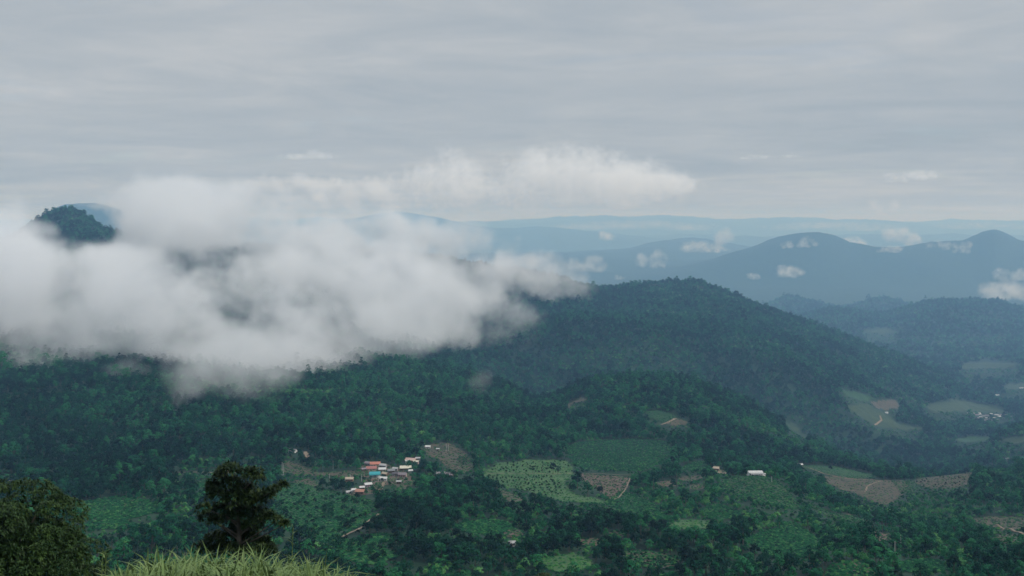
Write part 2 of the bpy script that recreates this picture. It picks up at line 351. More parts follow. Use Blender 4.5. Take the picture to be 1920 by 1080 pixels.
for _k, (_x, _y, _w, _h, _m) in enumerate([(1296,899,26,7,'soil'),(1248,907,22,6,'soil_red'),(1308,914,18,6,'soil'),(430,884,14,6,'dirt'),(396,906,26,10,'scrub'),(576,906,24,9,'soil'),(965,1002,24,8,'soil_red'),(1108,1018,34,9,'soil_red'),
    (1162,1003,22,8,'soil'),(1482,986,26,9,'scrub'),(1628,994,24,9,'soil_red'),(1656,1008,18,10,'soil_red'),(1585,968,18,5,'soil'),(1890,1012,34,9,'soil'),(1870,872,40,8,'soil'),(1290,985,36,12,'crop_pale'),(1060,1058,60,16,'crop_pale'),(905,990,60,14,'crop'),(1480,1020,80,26,'crop'),(1345,960,40,14,'crop'),(870,862,14,10,'soil_red'),(1730,1060,60,14,'crop'),(210,985,44,10,'scrub'),(700,1010,40,10,'scrub')]):
    _r = random.Random(_k); FIELDS.append(('bare_ground' if _m.startswith(('soil', 'dirt')) else 'crop_field', _m, [(_x+_w*(.7+.6*_r.random())*math.cos(a*.7), _y+_h*(.7+.6*_r.random())*math.sin(a*.7)) for a in range(9)], 540, 1700))
ROADS = [  # centre lines in photo pixels, width in metres
 ([(1500,874),(1520,879),(1545,889),(1580,897),(1620,900),(1650,902)], 4.0, 1200, 1720),
 ([(1575,918),(1605,921),(1622,923),(1626,913),(1655,902)], 3.5, 1200, 1720),
 ([(720,906),(712,920),(706,927)], 5.0, 950, 1300),
 ([(572,848),(576,856),(580,862)], 7.0, 1000, 1500),
 ([(1078,889),(1120,889),(1182,892)], 2.2, 1000, 1500),
 ([(910,889),(980,889),(1076,888)], 1.8, 1000, 1500),
 ([(1182,897),(1172,920),(1152,938)], 2.2, 900, 1500),
 ([(1650,780),(1653,788),(1640,797)], 7.0, 2000, 3300),
 ([(1240,797),(1268,785)], 5.0, 1600, 2100),
 ([(0,905),(15,903),(35,899)], 5.0, 900, 1400),
 ([(300,886),(340,887),(400,888),(430,889)], 3.0, 900, 1500),
 ([(640,1010),(680,990),(710,965)], 2.5, 600, 1100),
 ([(1870,985),(1920,1004),(1960,1012)], 3.0, 800, 1400),
]
LOWG = np.zeros(GZ.shape, bool)       # ground with low growth only
CLEAR = np.zeros(GZ.shape, bool)      # ground where the forest does not grow
def visible_mask(): return SL >= RM-1e-4
VIS = SL >= np.maximum.accumulate(SL, axis=0)-0.004
def cells(maskv):
    return maskv[:-1, :-1] & maskv[1:, :-1] & maskv[:-1, 1:] & maskv[1:, 1:]
def sheet(name, cm, mat, lift):
    """the ground's own cells, lifted a little, as one sheet"""
    jj, ii = np.where(cm)
    if len(jj) == 0: print('EMPTY sheet', name); return None
    q = np.stack([jj*NU+ii, jj*NU+ii+1, (jj+1)*NU+ii+1, (jj+1)*NU+ii], 1)
    uq, inv = np.unique(q, return_inverse=True); inv = inv.reshape(q.shape)
    V = np.stack([GX.ravel()[uq], GYY.ravel()[uq], GZ.ravel()[uq]+EYE+lift], 1)
    o = link(name, np_mesh(name, V, inv, smooth=True), M[mat]); return tag(o, kind='structure')
def build_ground():
    q = (np.arange(NY-1)[:, None]*NU+np.arange(NU-1)[None, :]).ravel()
    q = np.stack([q, q+1, q+NU+1, q+NU], 1)
    V = np.stack([GX.ravel(), GYY.ravel(), GZ.ravel()+EYE], 1)
    tag(link('hilly_ground', np_mesh('hilly_ground', V, q, smooth=True), M['ground']), kind='structure')
    wob = 7.0*fbm2(GX, GYY, 26, 4, 77, .6)
    for k, (nm, mt, poly, y0, y1) in enumerate(FIELDS):
        y0, y1 = far(y0), far(y1)
        m = in_poly(PXG+wob, PYG+wob*0.5, poly) & (GYY > y0) & (GYY < y1) & VIS
        CLEAR[m] = True
        for dy in (6, 13, 20): LOWG[in_poly(PXG+wob, PYG-dy+wob*0.5, poly) & (GYY > y0*0.8) & (GYY < y1)] = True
        sheet(nm, cells(m), mt, 0.15+0.06*(k % 9))
    for k, (pts, wd, y0, y1) in enumerate(ROADS):
        W = [hit(px, py, far(y0*0.8), far(y1*1.3)) for px, py in pts]
        W = [w for w in W if w]
        if len(W) < 2: print('road lost', pts); continue
        # ribbon following the ground
        P = []
        for a, b in zip(W[:-1], W[1:]):
            n = max(2, int(math.dist(a, b)/4))
            for t in range(n): P.append((a[0]+(b[0]-a[0])*t/n, a[1]+(b[1]-a[1])*t/n))
        P.append(W[-1][:2]); P = np.array(P); Tn = np.gradient(P, axis=0); Tn /= np.linalg.norm(Tn, axis=1)[:, None]+1e-9
        Nn = np.stack([-Tn[:, 1], Tn[:, 0]], 1); rows = []
        jit = 1+0.25*np.sin(np.arange(len(P))*1.7+k)
        for s in (-1, -0.33, 0.33, 1):
            q = P+Nn*(s*wd*0.38*jit)[:, None]; rows.append(np.column_stack([q, gz(q[:, 0], q[:, 1])+EYE+0.9+0.01*k]))
        V = np.stack(rows, 1).reshape(-1, 3); n = len(P); Fc = []
        for i in range(n-1):
            for c in range(3): Fc.append((i*4+c, i*4+c+1, (i+1)*4+c+1, (i+1)*4+c))
        tag(link('dirt_road', np_mesh('dirt_road', V, np.array(Fc)), M['dirt']), kind='structure')
        for p in P:   # trees keep off the road, and do not stand just in front of it
            for dy in (-14, -9, -4, 0, 4):
                j = np.searchsorted(YG, p[1]+dy); i = int(round((p[0]/(p[1])-UG[0])/(UG[1]-UG[0])))
                if 2 <= i < NU-2 and j < NY: CLEAR[max(j-1, 0):j+2, i-2:i+3] = True
build_ground()
print('ground', round(time.time()-T0, 1))

# ------------------------------------------------------------------ where buildings, poles and planted trees stand
# kind, photo column, row of the base, width (px), colour of roof, colour of wall, turn, label
V1 = [
 ('house', 703, 874.5, 20, 'orange', 'cream', 0.15, 'largest orange red roofed house at the top of the near village'),
 ('house', 696, 883, 20, 'red', 'cream', 0.1, 'long red roofed house below the largest orange roof'),
 ('house', 690, 873, 13, 'mauve', 'grey', -0.4, 'grey mauve roofed house behind the orange roofs'),
 ('house', 681.5, 884, 9, 'mauve', 'brown', 0.5, 'small mauve roofed hut left of the red roofed house'),
 ('house', 718.5, 877, 13, 'pale', 'grey', -0.35, 'pale grey roofed house right of the largest orange roof'),
 ('house', 716.5, 884.5, 14, 'white', 'cream', 0.12, 'white roofed house just above the turquoise hall'),
 ('house', 722, 893, 12, 'tan', 'brown', -0.6, 'tan roofed house beside the turquoise hall'),
 ('house', 719, 902, 13, 'white', 'white', 0.05, 'white walled house in front of the turquoise hall'),
 ('house', 733, 887, 14, 'grey', 'brown', 0.2, 'grey roofed house in the middle of the near village'),
 ('house', 741, 883, 10, 'pale', 'grey', -0.2, 'pale roofed house behind the grey village houses'),
 ('house', 741, 893, 14, 'dark', 'grey', 0.35, 'dark roofed house in the middle of the near village'),
 ('house', 754.5, 894.5, 16, 'mauve', 'pink', -0.15, 'mauve roofed house with a pink wall right of the dark roof'),
 ('house', 760, 882, 22, 'cream', 'brown', 0.1, 'long cream roofed house at the right of the near village'),
 ('house', 769.5, 887, 8, 'white', 'white', 0.3, 'tiny white hut right of the long cream roof'),
 ('house', 770, 867, 22, 'pink', 'brown', -0.3, 'long pinkish roofed house above the near village'),
 ('house', 764, 869, 8, 'white', 'white', 0.2, 'white shed in front of the pinkish roofed house'),
 ('house', 780, 870, 10, 'cream', 'pink', -0.2, 'cream roofed annex at the right end of the pinkish house'),
 ('house', 783, 863.5, 9, 'pale', 'grey', 0.2, 'pale roofed shed behind the pinkish roofed house'),
 ('house', 804.5, 875.5, 7, 'white', 'white', 0.0, 'lone white hut right of the tall dark village tree'),
 ('house', 802, 841.5, 10, 'white', 'white', 0.0, 'white house high on the slope beside the bare earth'),
 ('house', 821, 845.5, 6, 'pale', 'grey', 0.0, 'low pale shed right of the white house on the slope'),
 ('house', 824, 893.5, 20, 'grey', 'brown', 0.2, 'long weathered grey roofed house among trees right of the village'),
 ('house', 843, 894.5, 14, 'mauve', 'brown', -0.3, 'mauve roofed house at the far right edge of the near village'),
 ('house', 748, 908, 9, 'pale', 'brown', 0.0, 'pale roofed hut above the scraped earth below the village'),
 ('house', 689.5, 913.5, 14, 'white', 'mauve', 0.45, 'white roofed house at the lower left of the village lane'),
 ('house', 678.5, 919, 9, 'white', 'brown', 0.3, 'small white roofed hut left of the lower white roofed house'),
 ('house', 674.5, 927, 17, 'rust', 'brown', -0.1, 'rust roofed house at the lower left of the village'),
 ('house', 662.5, 923.5, 9, 'white', 'grey', 0.5, 'white roofed hut just left of the rust roofed house'),
 ('house', 653.5, 928, 11, 'pale', 'grey', 0.5, 'pale roofed hut at the far left end of the village'),
 ('house', 710, 930, 5.5, 'white', 'white', 0.0, 'tiny white hut at the foot of the village lane'),
 ('house', 721, 932, 6, 'white', 'grey', 0.4, 'tiny white shed lowest in the near village'),
 ('house', 548.5, 849, 15, 'mauve', 'white', -0.45, 'lone mauve roofed house among dense trees left of the village'),
 ('house', 655, 903, 15, 'tan', 'rust', 0.0, 'long low tan roofed shed beside the left village poles'),
 ('house', 1501, 874.5, 9, 'white', 'brown', 0.1, 'small white roofed hut at the head of the ridge road'),
 ('house', 960, 1025, 12, 'pale', 'grey', 0.2, 'pale roofed hut hidden in trees low on the near slope'),
 ('house', 1342, 882, 14, 'tan', 'brown', -0.2, 'tan roofed farmhouse left of the white hilltop hall'),
]
FARV = [(1820,778,8,'mauve'),(1824,776,7,'pale'),(1831,779,7,'mauve'),(1837,778,6,'pale'),(1836,776,6,'white'),(1826,787,7,'pale'),(1834,785,7,'mauve'),(1839,783,6,'pale'),
        (1851,780,8,'mauve'),(1852,785,9,'pale'),(1849,789,6,'mauve'),(1858,777,6,'pale'),(1862,785,10,'white'),(1859,789,6,'white'),(1868,779,9,'pale'),(1873,782,7,'white'),
        (1876,779,6,'mauve'),(1885,779,7,'pale'),(1897,781,6,'white'),(1870,788,6,'grey'),(1844,781,6,'grey'),(1816,776,5,'white')]
FARS = [(1870,741.5,8,'white','white cottage beside the small pale field in the far valley'),(1861,743,7,'pale','pale shed left of the white far valley cottage'),
        (1840,721,7,'white','white house at the edge of trees deep in the far valley'),(1836,722,5,'pale','pale shed next to the deepest far valley house'),
        (1915,728,8,'pale','pale house on the hillside meadow at the right edge'),(1662,775,6,'white','white hut in the sloping meadow across the gully'),
        (1889,860,6,'pale','pale hut on the green slope at the right edge')]
POLES = [(529,892,26,'left one of two close pale poles standing left of the village'),(531.8,891,22,'right one of two close pale poles standing left of the village'),
         (624.5,880,16,'thin pale pole rising from trees above the village pole row'),(618,902,14,'leftmost pole of the row along the village lane'),
         (656.5,902,13,'pole beside the long low tan roofed shed'),(678,903,14,'pole just left of the turquoise roofed hall'),
         (709.5,903,10,'short white pole in front of the turquoise roofed hall'),(836.5,846,14,'left one of two white poles on the scraped earth above the village'),
         (840.5,846,14,'right one of two white poles on the scraped earth above the village'),(1447,904,11,'pole right of the white hilltop hall'),
         (1678,1043,28,'left and lower one of two tall poles on the lower right slope'),(1689,1032,29,'right and higher one of two tall poles on the lower right slope')]
BIG = [(999,888,8,17,'leaf_dark','narrow dark tree standing in the pale green orchard'),(1037,889,13,23,'leaf_dark','broad dark tree standing in the pale green orchard'),
       (1046,890,8,18,'leaf_dark','smaller dark tree touching the broad one in the pale orchard'),(795,886,20,25,'leaf_dark','tall dark tree at the right edge of the near village'),
       (668,882,18,16,'leaf_bright','pale green tree left of the red roofed houses'),(1075,922,13,14,'leaf_dark','dark round tree between the orchard and the brown field'),
       (1125,925,12,14,'leaf_dark','dark round tree at the left edge of the brown field'),(1557,882,8,9,'leaf_dark','dark tree at a bend of the ridge road'),
       (1644,890,6,8,'leaf_dark','small dark tree at the right tip of the green ridge field'),(1500,948,12,14,'leaf_dark','dark tree at the lower corner of the hill meadow')]
def mark_clear(p, r, front):
    d = np.hypot((GX-p[0])/1.0, np.where(GYY > p[1], (GYY-p[1]), (p[1]-GYY)*r/max(front, 1)))
    CLEAR[d < r] = True
SPOT = {}
def spot(px, py, y0, y1, r=0, front=0):
    h = hit(px, py, far(y0), far(y1))
    if h is None: print('no ground at', px, py); return None
    if r: mark_clear(h, r, front)
    return h
for t in V1:
    h = spot(t[1], t[2], 620, 1750, 9, 30); SPOT[t[-1]] = h
HALL = spot(702, 897, 900, 1500, 12, 32)
WHITE = spot(1417, 892.5, 900, 1400, 14, 24)
FV = [spot(a, b, 2300, 3600, 30, 130) for a, b, c, d in FARV]
FS = [spot(a, b, 2000 if a != 1889 else 1500, 4600, 26, 110) for a, b, c, d, e in FARS]
PS = [spot(a, b, 560, 1600, 5, 36) for a, b, c, d in POLES]
BS = [spot(a, b, 800, 1750, 6, 10) for a, b, c, d, e, f in BIG]
print('places', round(time.time()-T0, 1))

# ------------------------------------------------------------------ forest
def crown_tree(name, seed, h=11.0, r=4.2, nclump=9, per=30, leaf=1.0, mat='leaf_mid', low=0.25, flat=0.75):
    """broadleaf tree: tapered trunk with limbs and a crown of leaf clumps, as one mesh"""
    rg = np.random.default_rng(seed); V = []; Fc = []; MI = []
    def tube(p0, p1, r0, r1, n=5):
        p0 = np.array(p0); p1 = np.array(p1); b = len(V)
        for p, rr in ((p0, r0), (p1, r1)):
            for k in range(n): a = 2*math.pi*k/n; V.append((p[0]+rr*math.cos(a), p[1]+rr*math.sin(a), p[2]))
        for k in range(n): Fc.append((b+k, b+(k+1) % n, b+n+(k+1) % n, b+n+k)); MI.append(1)
    tube((0, 0, -1.5), (0.1, 0, h*0.6), 0.32, 0.17)
    cs = []
    for k in range(nclump):
        a = 2.4*k+rg.uniform(-.5, .5); q = math.sqrt((k+.4)/nclump)
        c = np.array([r*0.72*q*math.cos(a), r*0.72*q*math.sin(a), h*(low+ (0.86-low)*(1-0.75*q*q))+rg.uniform(-.08, .08)*h])
        cs.append(c); tube((0.1, 0, h*rg.uniform(.3, .55)), c, 0.10, 0.04, 4)
    for c in cs:
        rc = r*rg.uniform(0.36, 0.55)
        d = rg.normal(size=(per, 3)); d /= np.linalg.norm(d, axis=1)[:, None]; d[:, 2] = np.where(d[:, 2] < -0.35, -d[:, 2], d[:, 2])
        for v in d:
            p = c+v*rc*np.array([1, 1, flat])*rg.uniform(0.72, 1.06)
            nrm = v*1.1+rg.normal(size=3)*0.28+np.array([0, 0, 0.2]); nrm /= np.linalg.norm(nrm)
            t = np.cross(nrm, rg.normal(size=3)); t /= np.linalg.norm(t); bt = np.cross(nrm, t)
            s = leaf*rg.uniform(0.6, 1.15); w = s*rg.uniform(.5, .8); b = len(V)
            V.extend([p-t*s*.6, p+bt*w*.5-nrm*s*.08, p+t*s*.6-nrm*s*.12, p-bt*w*.5-nrm*s*.08]); Fc.append((b, b+1, b+2, b+3)); MI.append(0)
    me = np_mesh(name, np.array(V), np.array(Fc), MI); me.materials.append(M[mat]); me.materials.append(M['bark'])
    return me
PROTO = []
for k in range(3): PROTO.append(crown_tree('forest_tree_dark', 10+k, 12, 4.4, 10, 34, 1.25, 'leaf_dark'))
for k in range(3): PROTO.append(crown_tree('forest_tree_mid', 20+k, 10+2*k, 4.0+.4*k, 9, 34, 1.2, 'leaf_mid'))
for k in range(2): PROTO.append(crown_tree('forest_shrub', 30+k, 5, 3.0, 7, 26, 1.0, 'leaf_bright', 0.2, 0.8))
PROTO.append(crown_tree('forest_tall_tree', 40, 17, 3.4, 9, 30, 1.1, 'leaf_mid', 0.45, 0.7))
PROTO.append(crown_tree('forest_low_bush', 41, 4.2, 3.0, 7, 28, 1.0, 'leaf_mid', 0.15, 0.8))

def gn_instancer(name, protos):
    """point mesh -> copies of the prototype meshes, chosen by the attribute 'pick'"""
    pc = bpy.data.collections.new(name+'_kinds')
    for i, me in enumerate(protos):
        o = bpy.data.objects.new(f'kind_{i:02d}', me); pc.objects.link(o)
    g = bpy.data.node_groups.new(name, 'GeometryNodeTree')
    g.interface.new_socket('Geometry', in_out='INPUT', socket_type='NodeSocketGeometry')
    g.interface.new_socket('Geometry', in_out='OUTPUT', socket_type='NodeSocketGeometry')
    b = NB(g); gi = b.add('NodeGroupInput'); go = b.add('NodeGroupOutput')
    ci = b.add('GeometryNodeCollectionInfo'); ci.inputs['Collection'].default_value = pc
    ci.inputs['Separate Children'].default_value = True; ci.inputs['Reset Children'].default_value = True
    def attr(nm, typ): return b.add('GeometryNodeInputNamedAttribute', {'Name': nm}, data_type=typ).outputs[0]
    iop = b.add('GeometryNodeInstanceOnPoints', {'Points': gi.outputs[0], 'Instance': ci.outputs[0], 'Pick Instance': True})
    b.l.new(attr('pick', 'INT'), iop.inputs['Instance Index'])
    b.l.new(attr('rot', 'FLOAT_VECTOR'), iop.inputs['Rotation'])
    b.l.new(attr('scl', 'FLOAT_VECTOR'), iop.inputs['Scale'])
    b.l.new(iop.outputs[0], go.inputs[0])
    return g
def scatter_object(name, protos, P, pick, rot, scl, kind='stuff', label=None):
    me = bpy.data.meshes.new(name); n = len(P); me.vertices.add(n); me.vertices.foreach_set('co', np.asarray(P, np.float32).ravel())
    me.attributes.new('pick', 'INT', 'POINT').data.foreach_set('value', np.asarray(pick, np.int32))
    me.attributes.new('rot', 'FLOAT_VECTOR', 'POINT').data.foreach_set('vector', np.asarray(rot, np.float32).ravel())
    me.attributes.new('scl', 'FLOAT_VECTOR', 'POINT').data.foreach_set('vector', np.asarray(scl, np.float32).ravel())
    o = link(name, me); md = o.modifiers.new('scatter', 'NODES'); md.node_group = gn_instancer(name, protos)
    return tag(o, label, kind=kind)
def low_at(x, y):
    u = x/y; i = np.clip(((u-UG[0])/(UG[1]-UG[0])).round().astype(int), 0, NU-1); j = np.clip(np.searchsorted(YG, y), 0, NY-1)
    return LOWG[j, i]
def clear_at(x, y):
    u = x/y; i = np.clip(((u-UG[0])/(UG[1]-UG[0])).round().astype(int), 0, NU-1); j = np.clip(np.searchsorted(YG, y), 0, NY-1)
    return CLEAR[j, i]
def field_plants():
    rg = np.random.default_rng(9); P = []; pk = []
    for k, (nm, mt, poly, y0, y1) in enumerate(FIELDS):
        if y0 > 1700: continue
        px = np.array([p[0] for p in poly]); pyy = np.array([p[1] for p in poly]); area = (px.max()-px.min())*(pyy.max()-pyy.min())
        n = int(area*(0.16 if mt.startswith('soil') else 0.10 if mt == 'crop_pale' else 0.95 if mt == 'crop_dark' else 0.42))
        a = rg.uniform(px.min(), px.max(), n); b = rg.uniform(pyy.min(), pyy.max(), n); ok = in_poly(a, b, poly)
        for u, v in zip(a[ok], b[ok]):
            h = hit(u, v, far(y0), far(y1))
            if h: P.append(h); pk.append(2 if mt == 'crop_pale' else rg.choice([0, 1, 1, 2]))
    n = len(P); rot = np.zeros((n, 3)); rot[:, 2] = rg.uniform(0, 6.28, n); s = rg.uniform(.16, .42, n)
    scatter_object('field_shrubs', [PROTO[-1], PROTO[-1], PROTO[6]], P, pk, rot, np.column_stack([s*1.2, s*1.2, s*.7]), label='low shrubs and crop plants dotted over the hillside fields')
    print('field plants', n)
field_plants()
YOUNG = [[(1390,960),(1560,955),(1600,1010),(1570,1060),(1400,1040)], [(1000,1045),(1110,1040),(1130,1085),(1000,1085)], [(1650,1030),(1780,1000),(1850,1085),(1660,1085)],
         [(1570,930),(1820,915),(1840,962),(1700,985),(1620,960)], [(840,955),(1010,950),(1060,1000),(900,1015)], [(130,940),(390,925),(380,1050),(200,1060)], [(1185,925),(1260,925),(1330,1000),(1260,1010)], [(1270,905),(1340,900),(1345,935),(1290,945)]]
def forest():
    rg = np.random.default_rng(5); out = []
    for (y0, y1, s, k) in ((300, 1000, 5.8, 0.85), (1000, 1700, 6.6, 0.95), (1700, 2600, 8.2, 1.2), (2600, 4000, 10.5, 1.5), (4000, 5900, 13.5, 1.9), (5900, 10200, 24, 2.7), (10200, 12500, 38, 3.9)):
        um = 0.76; n = int(um*(y1*y1-y0*y0)/s**2)
        y = np.sqrt(rg.uniform(y0*y0, y1*y1, n)); x = rg.uniform(-um, um, n)*y
        z = gz(x, y); keep = ((z+16*k)/y >= runmax(x, y)) & ~clear_at(x, y) & (z/y > -0.47)
        x, y, z = x[keep], y[keep], z[keep]; out.append(np.column_stack([x, y, z, np.full(len(x), k)]))
    A = np.concatenate(out); x, y, z, k = A.T; n = len(A)
    big = fbm2(x, y, 260, 3, 40); sm = fbm2(x, y, 45, 3, 50); q = rg.uniform(-1, 1, n)
    t = big*0.9+sm*0.7+q*0.35
    pick = np.where(t < -0.12, rg.integers(0, 3, n), np.where(t < 0.34, rg.integers(3, 6, n), rg.integers(6, 8, n)))
    pick = np.where((q > 0.94), 8, pick)
    # young growth on the open slopes low in the picture
    py = HY-z/y*F; px = PX0+x/y*F
    young = (y < 1250) & (fbm2(x, y, 110, 3, 60) > 0.06)
    for poly in YOUNG: young |= in_poly(px+14*sm, py+9*sm, poly) & (y < 1900)
    pick = np.where(young & (rg.uniform(size=n) < 0.8), np.where(rg.uniform(size=n) < 0.5, 9, rg.integers(6, 8, n)), pick)
    low = low_at(x, y); pick = np.where(low, np.where(q > 0.3, 7, 9), pick)
    sc = k*np.where(low, 0.62, 1.0)*np.exp(rg.normal(-.16, .26, n))*(1+0.25*sm); st = rg.uniform(0.85, 1.2, n)
    rot = np.zeros((n, 3)); rot[:, 2] = rg.uniform(0, 6.283, n); rot[:, 0] = rg.normal(0, .06, n)
    scl = np.column_stack([sc, sc, sc*st]); P = np.column_stack([x, y, z+EYE])
    # the nearest trees that show become objects of their own
    vis = (z+9*sc >= (runmax(x, y)-0.0)*y) & (np.abs(x/y) < 0.505) & (py > 985) & (py < 1076) & (pick < 9) & ((px > 720) | (py < 1020)) & (px > 200)
    size = sc/y; cand = np.where(vis)[0]; cand = cand[np.argsort(-size[cand])][:280]
    print('forest points', n, 'single trees', len(cand))
    for i in cand:
        o = bpy.data.objects.new('woodland_tree', PROTO[pick[i]]); COL.objects.link(o)
        o.location = P[i]; o.rotation_euler = rot[i]; o.scale = scl[i]
        tag(o, 'leafy green tree in the dense woodland along the bottom edge', 'tree', 'woodland trees low on the near slope')
    rest = np.ones(n, bool); rest[cand] = False
    scatter_object('forest', PROTO, P[rest], pick[rest], rot[rest], scl[rest], label='dense green forest covering the hills and ridges')
forest()
print('forest', round(time.time()-T0, 1))


# ------------------------------------------------------------------ buildings
def paint(name, c, var=0.25, rough=0.6, scale=0.8):
    c2 = tuple(max(0.0, v*(1-var)) for v in c)
    return noisy(name, c2, c, scale, rough=rough, detail=6, obj=True)
ROOF = {k: paint('roof_'+k, c) for k, c in dict(orange=(0.46,0.19,0.135), red=(0.36,0.155,0.135), mauve=(0.22,0.19,0.205), pale=(0.38,0.38,0.38), white=(0.56,0.56,0.55), tan=(0.42,0.35,0.27),
        grey=(0.21,0.215,0.22), dark=(0.085,0.08,0.09), cream=(0.62,0.58,0.47), pink=(0.52,0.37,0.32), rust=(0.38,0.20,0.145), turquoise=(0.05,0.33,0.37)).items()}
WALL = {k: paint('wall_'+k, c, 0.3, 0.85) for k, c in dict(cream=(0.55,0.50,0.40), grey=(0.32,0.32,0.32), brown=(0.17,0.125,0.09), white=(0.70,0.70,0.68), pink=(0.46,0.32,0.29), mauve=(0.28,0.24,0.26), rust=(0.30,0.17,0.12)).items()}
M['dark_opening'] = noisy('dark_opening', (0.02,0.02,0.022), (0.035,0.035,0.04), 1.0)
M['wood'] = noisy('wood', (0.10,0.07,0.05), (0.18,0.13,0.09), 2.0)
M['concrete'] = noisy('concrete', (0.36,0.36,0.35), (0.52,0.52,0.50), 2.0)
class MB:
    def __init__(s): s.V = []; s.F = []
    def box(s, x0, x1, y0, y1, z0, z1):
        b = len(s.V); s.V += [(x, y, z) for z in (z0, z1) for x, y in ((x0,y0),(x1,y0),(x1,y1),(x0,y1))]
        s.F += [(b,b+3,b+2,b+1),(b+4,b+5,b+6,b+7),(b,b+1,b+5,b+4),(b+1,b+2,b+6,b+5),(b+2,b+3,b+7,b+6),(b+3,b,b+4,b+7)]
    def prism(s, pts, x0, x1):
        """closed polygon (y, z) drawn out along x"""
        n = len(pts); b = len(s.V); s.V += [(x0, y, z) for y, z in pts]+[(x1, y, z) for y, z in pts]
        s.F.append(tuple(b+k for k in range(n))); s.F.append(tuple(b+n+k for k in reversed(range(n))))
        for k in range(n): s.F.append((b+(k+1) % n, b+k, b+n+k, b+n+(k+1) % n))
    def build(s, name, mat, parent=None, loc=None):
        me = bpy.data.meshes.new(name); me.from_pydata(s.V, [], s.F)
        bm = bmesh.new(); bm.from_mesh(me); bmesh.ops.recalc_face_normals(bm, faces=bm.faces); bm.to_mesh(me); bm.free()
        return link(name, me, mat, parent, loc)
def house(loc, L, D, roofm, wallm, rz, label, group, detail=True, ridge_along=True):
    r = empty('house', loc, rz); tag(r, label, 'house', group)
    hw = min(2.9, 0.42*L+0.9); rise = 0.26*D; t = 0.16; ov = 0.55
    w = MB(); w.prism([(-D/2,-2.0),(D/2,-2.0),(D/2,hw),(0,hw+rise-0.02),(-D/2,hw)], -L/2, L/2); w.build('wall', wallm, r)
    m = MB(); e = D/2+ov; ez = hw-ov*rise/(D/2)
    m.prism([(-e,ez+0.02),(0,hw+rise+0.02),(e,ez+0.02),(e,ez+t+0.02),(0,hw+rise+t+0.1),(-e,ez+t+0.02)], -L/2-ov, L/2+ov); m.build('roof', roofm, r)
    if detail:
        d = MB(); d.box(-L*0.06-0.45, -L*0.06+0.45, -D/2-0.05, -D/2+0.1, 0, min(2.0, hw-0.35)); d.build('door', M['wood'], r)
        for sx in (-0.32, 0.26):
            q = MB(); q.box(L*sx-0.5, L*sx+0.5, -D/2-0.04, -D/2+0.1, 0.95, min(1.95, hw-0.35)); q.build('window', M['dark_opening'], r)
    return r
for t in V1:
    h = SPOT[t[-1]]
    if h is None: continue
    L = t[3]/F*h[1]; D = min(7.5, max(3.2, L*0.62))
    house((h[0], h[1]+D*0.3, h[2]+0.2), L*0.92, D, ROOF[t[4]], WALL[t[5]], t[6], t[7], 'houses of the near village' if 640 < t[1] < 850 else None)
for (a, b, c, d), h in zip(FARV, FV):
    if h is None: continue
    L = c/F*h[1]*0.9
    house((h[0], h[1], h[2]+0.4), L, min(9, L*0.7), ROOF[d], WALL['grey'], random.Random(a).uniform(-.5, .5), 'tiny pale or mauve roofed house of the far valley village at the right', 'houses of the far valley village', False)
for (a, b, c, d, lab), h in zip(FARS, FS):
    if h is None: continue
    L = c/F*h[1]*0.9
    house((h[0], h[1], h[2]+0.4), L, min(9, L*0.7), ROOF[d], WALL['white'], 0.1, lab, None, False)
def arched_hall(h):
    r = empty('market_hall', (h[0], h[1]+4, h[2]+0.3), 0.12); tag(r, 'open hall under a rounded turquoise roof in the near village', 'hall')
    L, D, z0, rise = 12.6, 9.0, 3.4, 2.9; n = 12
    out = [(-D/2*math.cos(math.pi*k/n), z0+rise*math.sin(math.pi*k/n)) for k in range(n+1)]
    inn = [(y*0.97, z0-0.02+(z-z0)*0.95) for y, z in out]
    m = MB(); m.prism(out+inn[::-1], -L/2, L/2); m.build('roof', ROOF['turquoise'], r)
    g = MB(); g.prism([(y*0.95, z0+(z-z0)*0.93) for y, z in out], -L/2+0.35, -L/2+0.5); g.build('gable_panel', ROOF['turquoise'], r)
    g = MB(); g.prism([(y*0.95, z0+(z-z0)*0.93) for y, z in out], L/2-0.5, L/2-0.35); g.build('gable_panel', ROOF['turquoise'], r)
    for sx in (-0.47, -0.16, 0.16, 0.47):
        for sy in (-0.46, 0.46):
            p = MB(); p.box(L*sx-0.14, L*sx+0.14, D*sy-0.14, D*sy+0.14, -1.5, z0+0.05); p.build('post', M['concrete'], r)
    f = MB(); f.box(-L/2-0.4, L/2+2.2, -D/2-1.2, D/2, -2.0, 0.02); f.build('floor_slab', M['concrete'], r)
    w = MB(); w.box(-L*0.42, L*0.42, D*0.40, D*0.42, 0.03, 2.4); w.build('wall', WALL['white'], r)
if HALL: arched_hall(HALL)
def village_trees():
    rg = random.Random(4); n = 0; taken = [h for h in SPOT.values() if h]+[HALL]
    for _ in range(600):
        px, py = rg.uniform(648, 786), rg.uniform(868, 932)
        if not in_poly(np.array([px]), np.array([py]), [(660,878),(690,866),(720,866),(765,876),(782,900),(770,916),(745,912),(725,930),(650,932),(645,920),(676,905)])[0]: continue
        h = hit(px, py, 900, 1500)
        if not h or min(math.dist(h[:2], t[:2]) for t in taken) < 8.5: continue
        if any(-2 < t[1]-h[1] < 34 and abs(t[0]-h[0]) < 5 for t in taken) and rg.random() < .75: continue
        s = rg.uniform(.28, .50); o = bpy.data.objects.new('village_tree', rg.choice(PROTO[:6])); COL.objects.link(o)
        o.location = h; o.scale = (s*1.15, s*1.15, s); o.rotation_euler = (0, 0, rg.uniform(0, 6)); taken.append(h); n += 1
        tag(o, 'small leafy tree growing between the houses of the near village', 'tree', 'trees between the village houses')
        if n >= 34: break
    print('village trees', n)
village_trees()
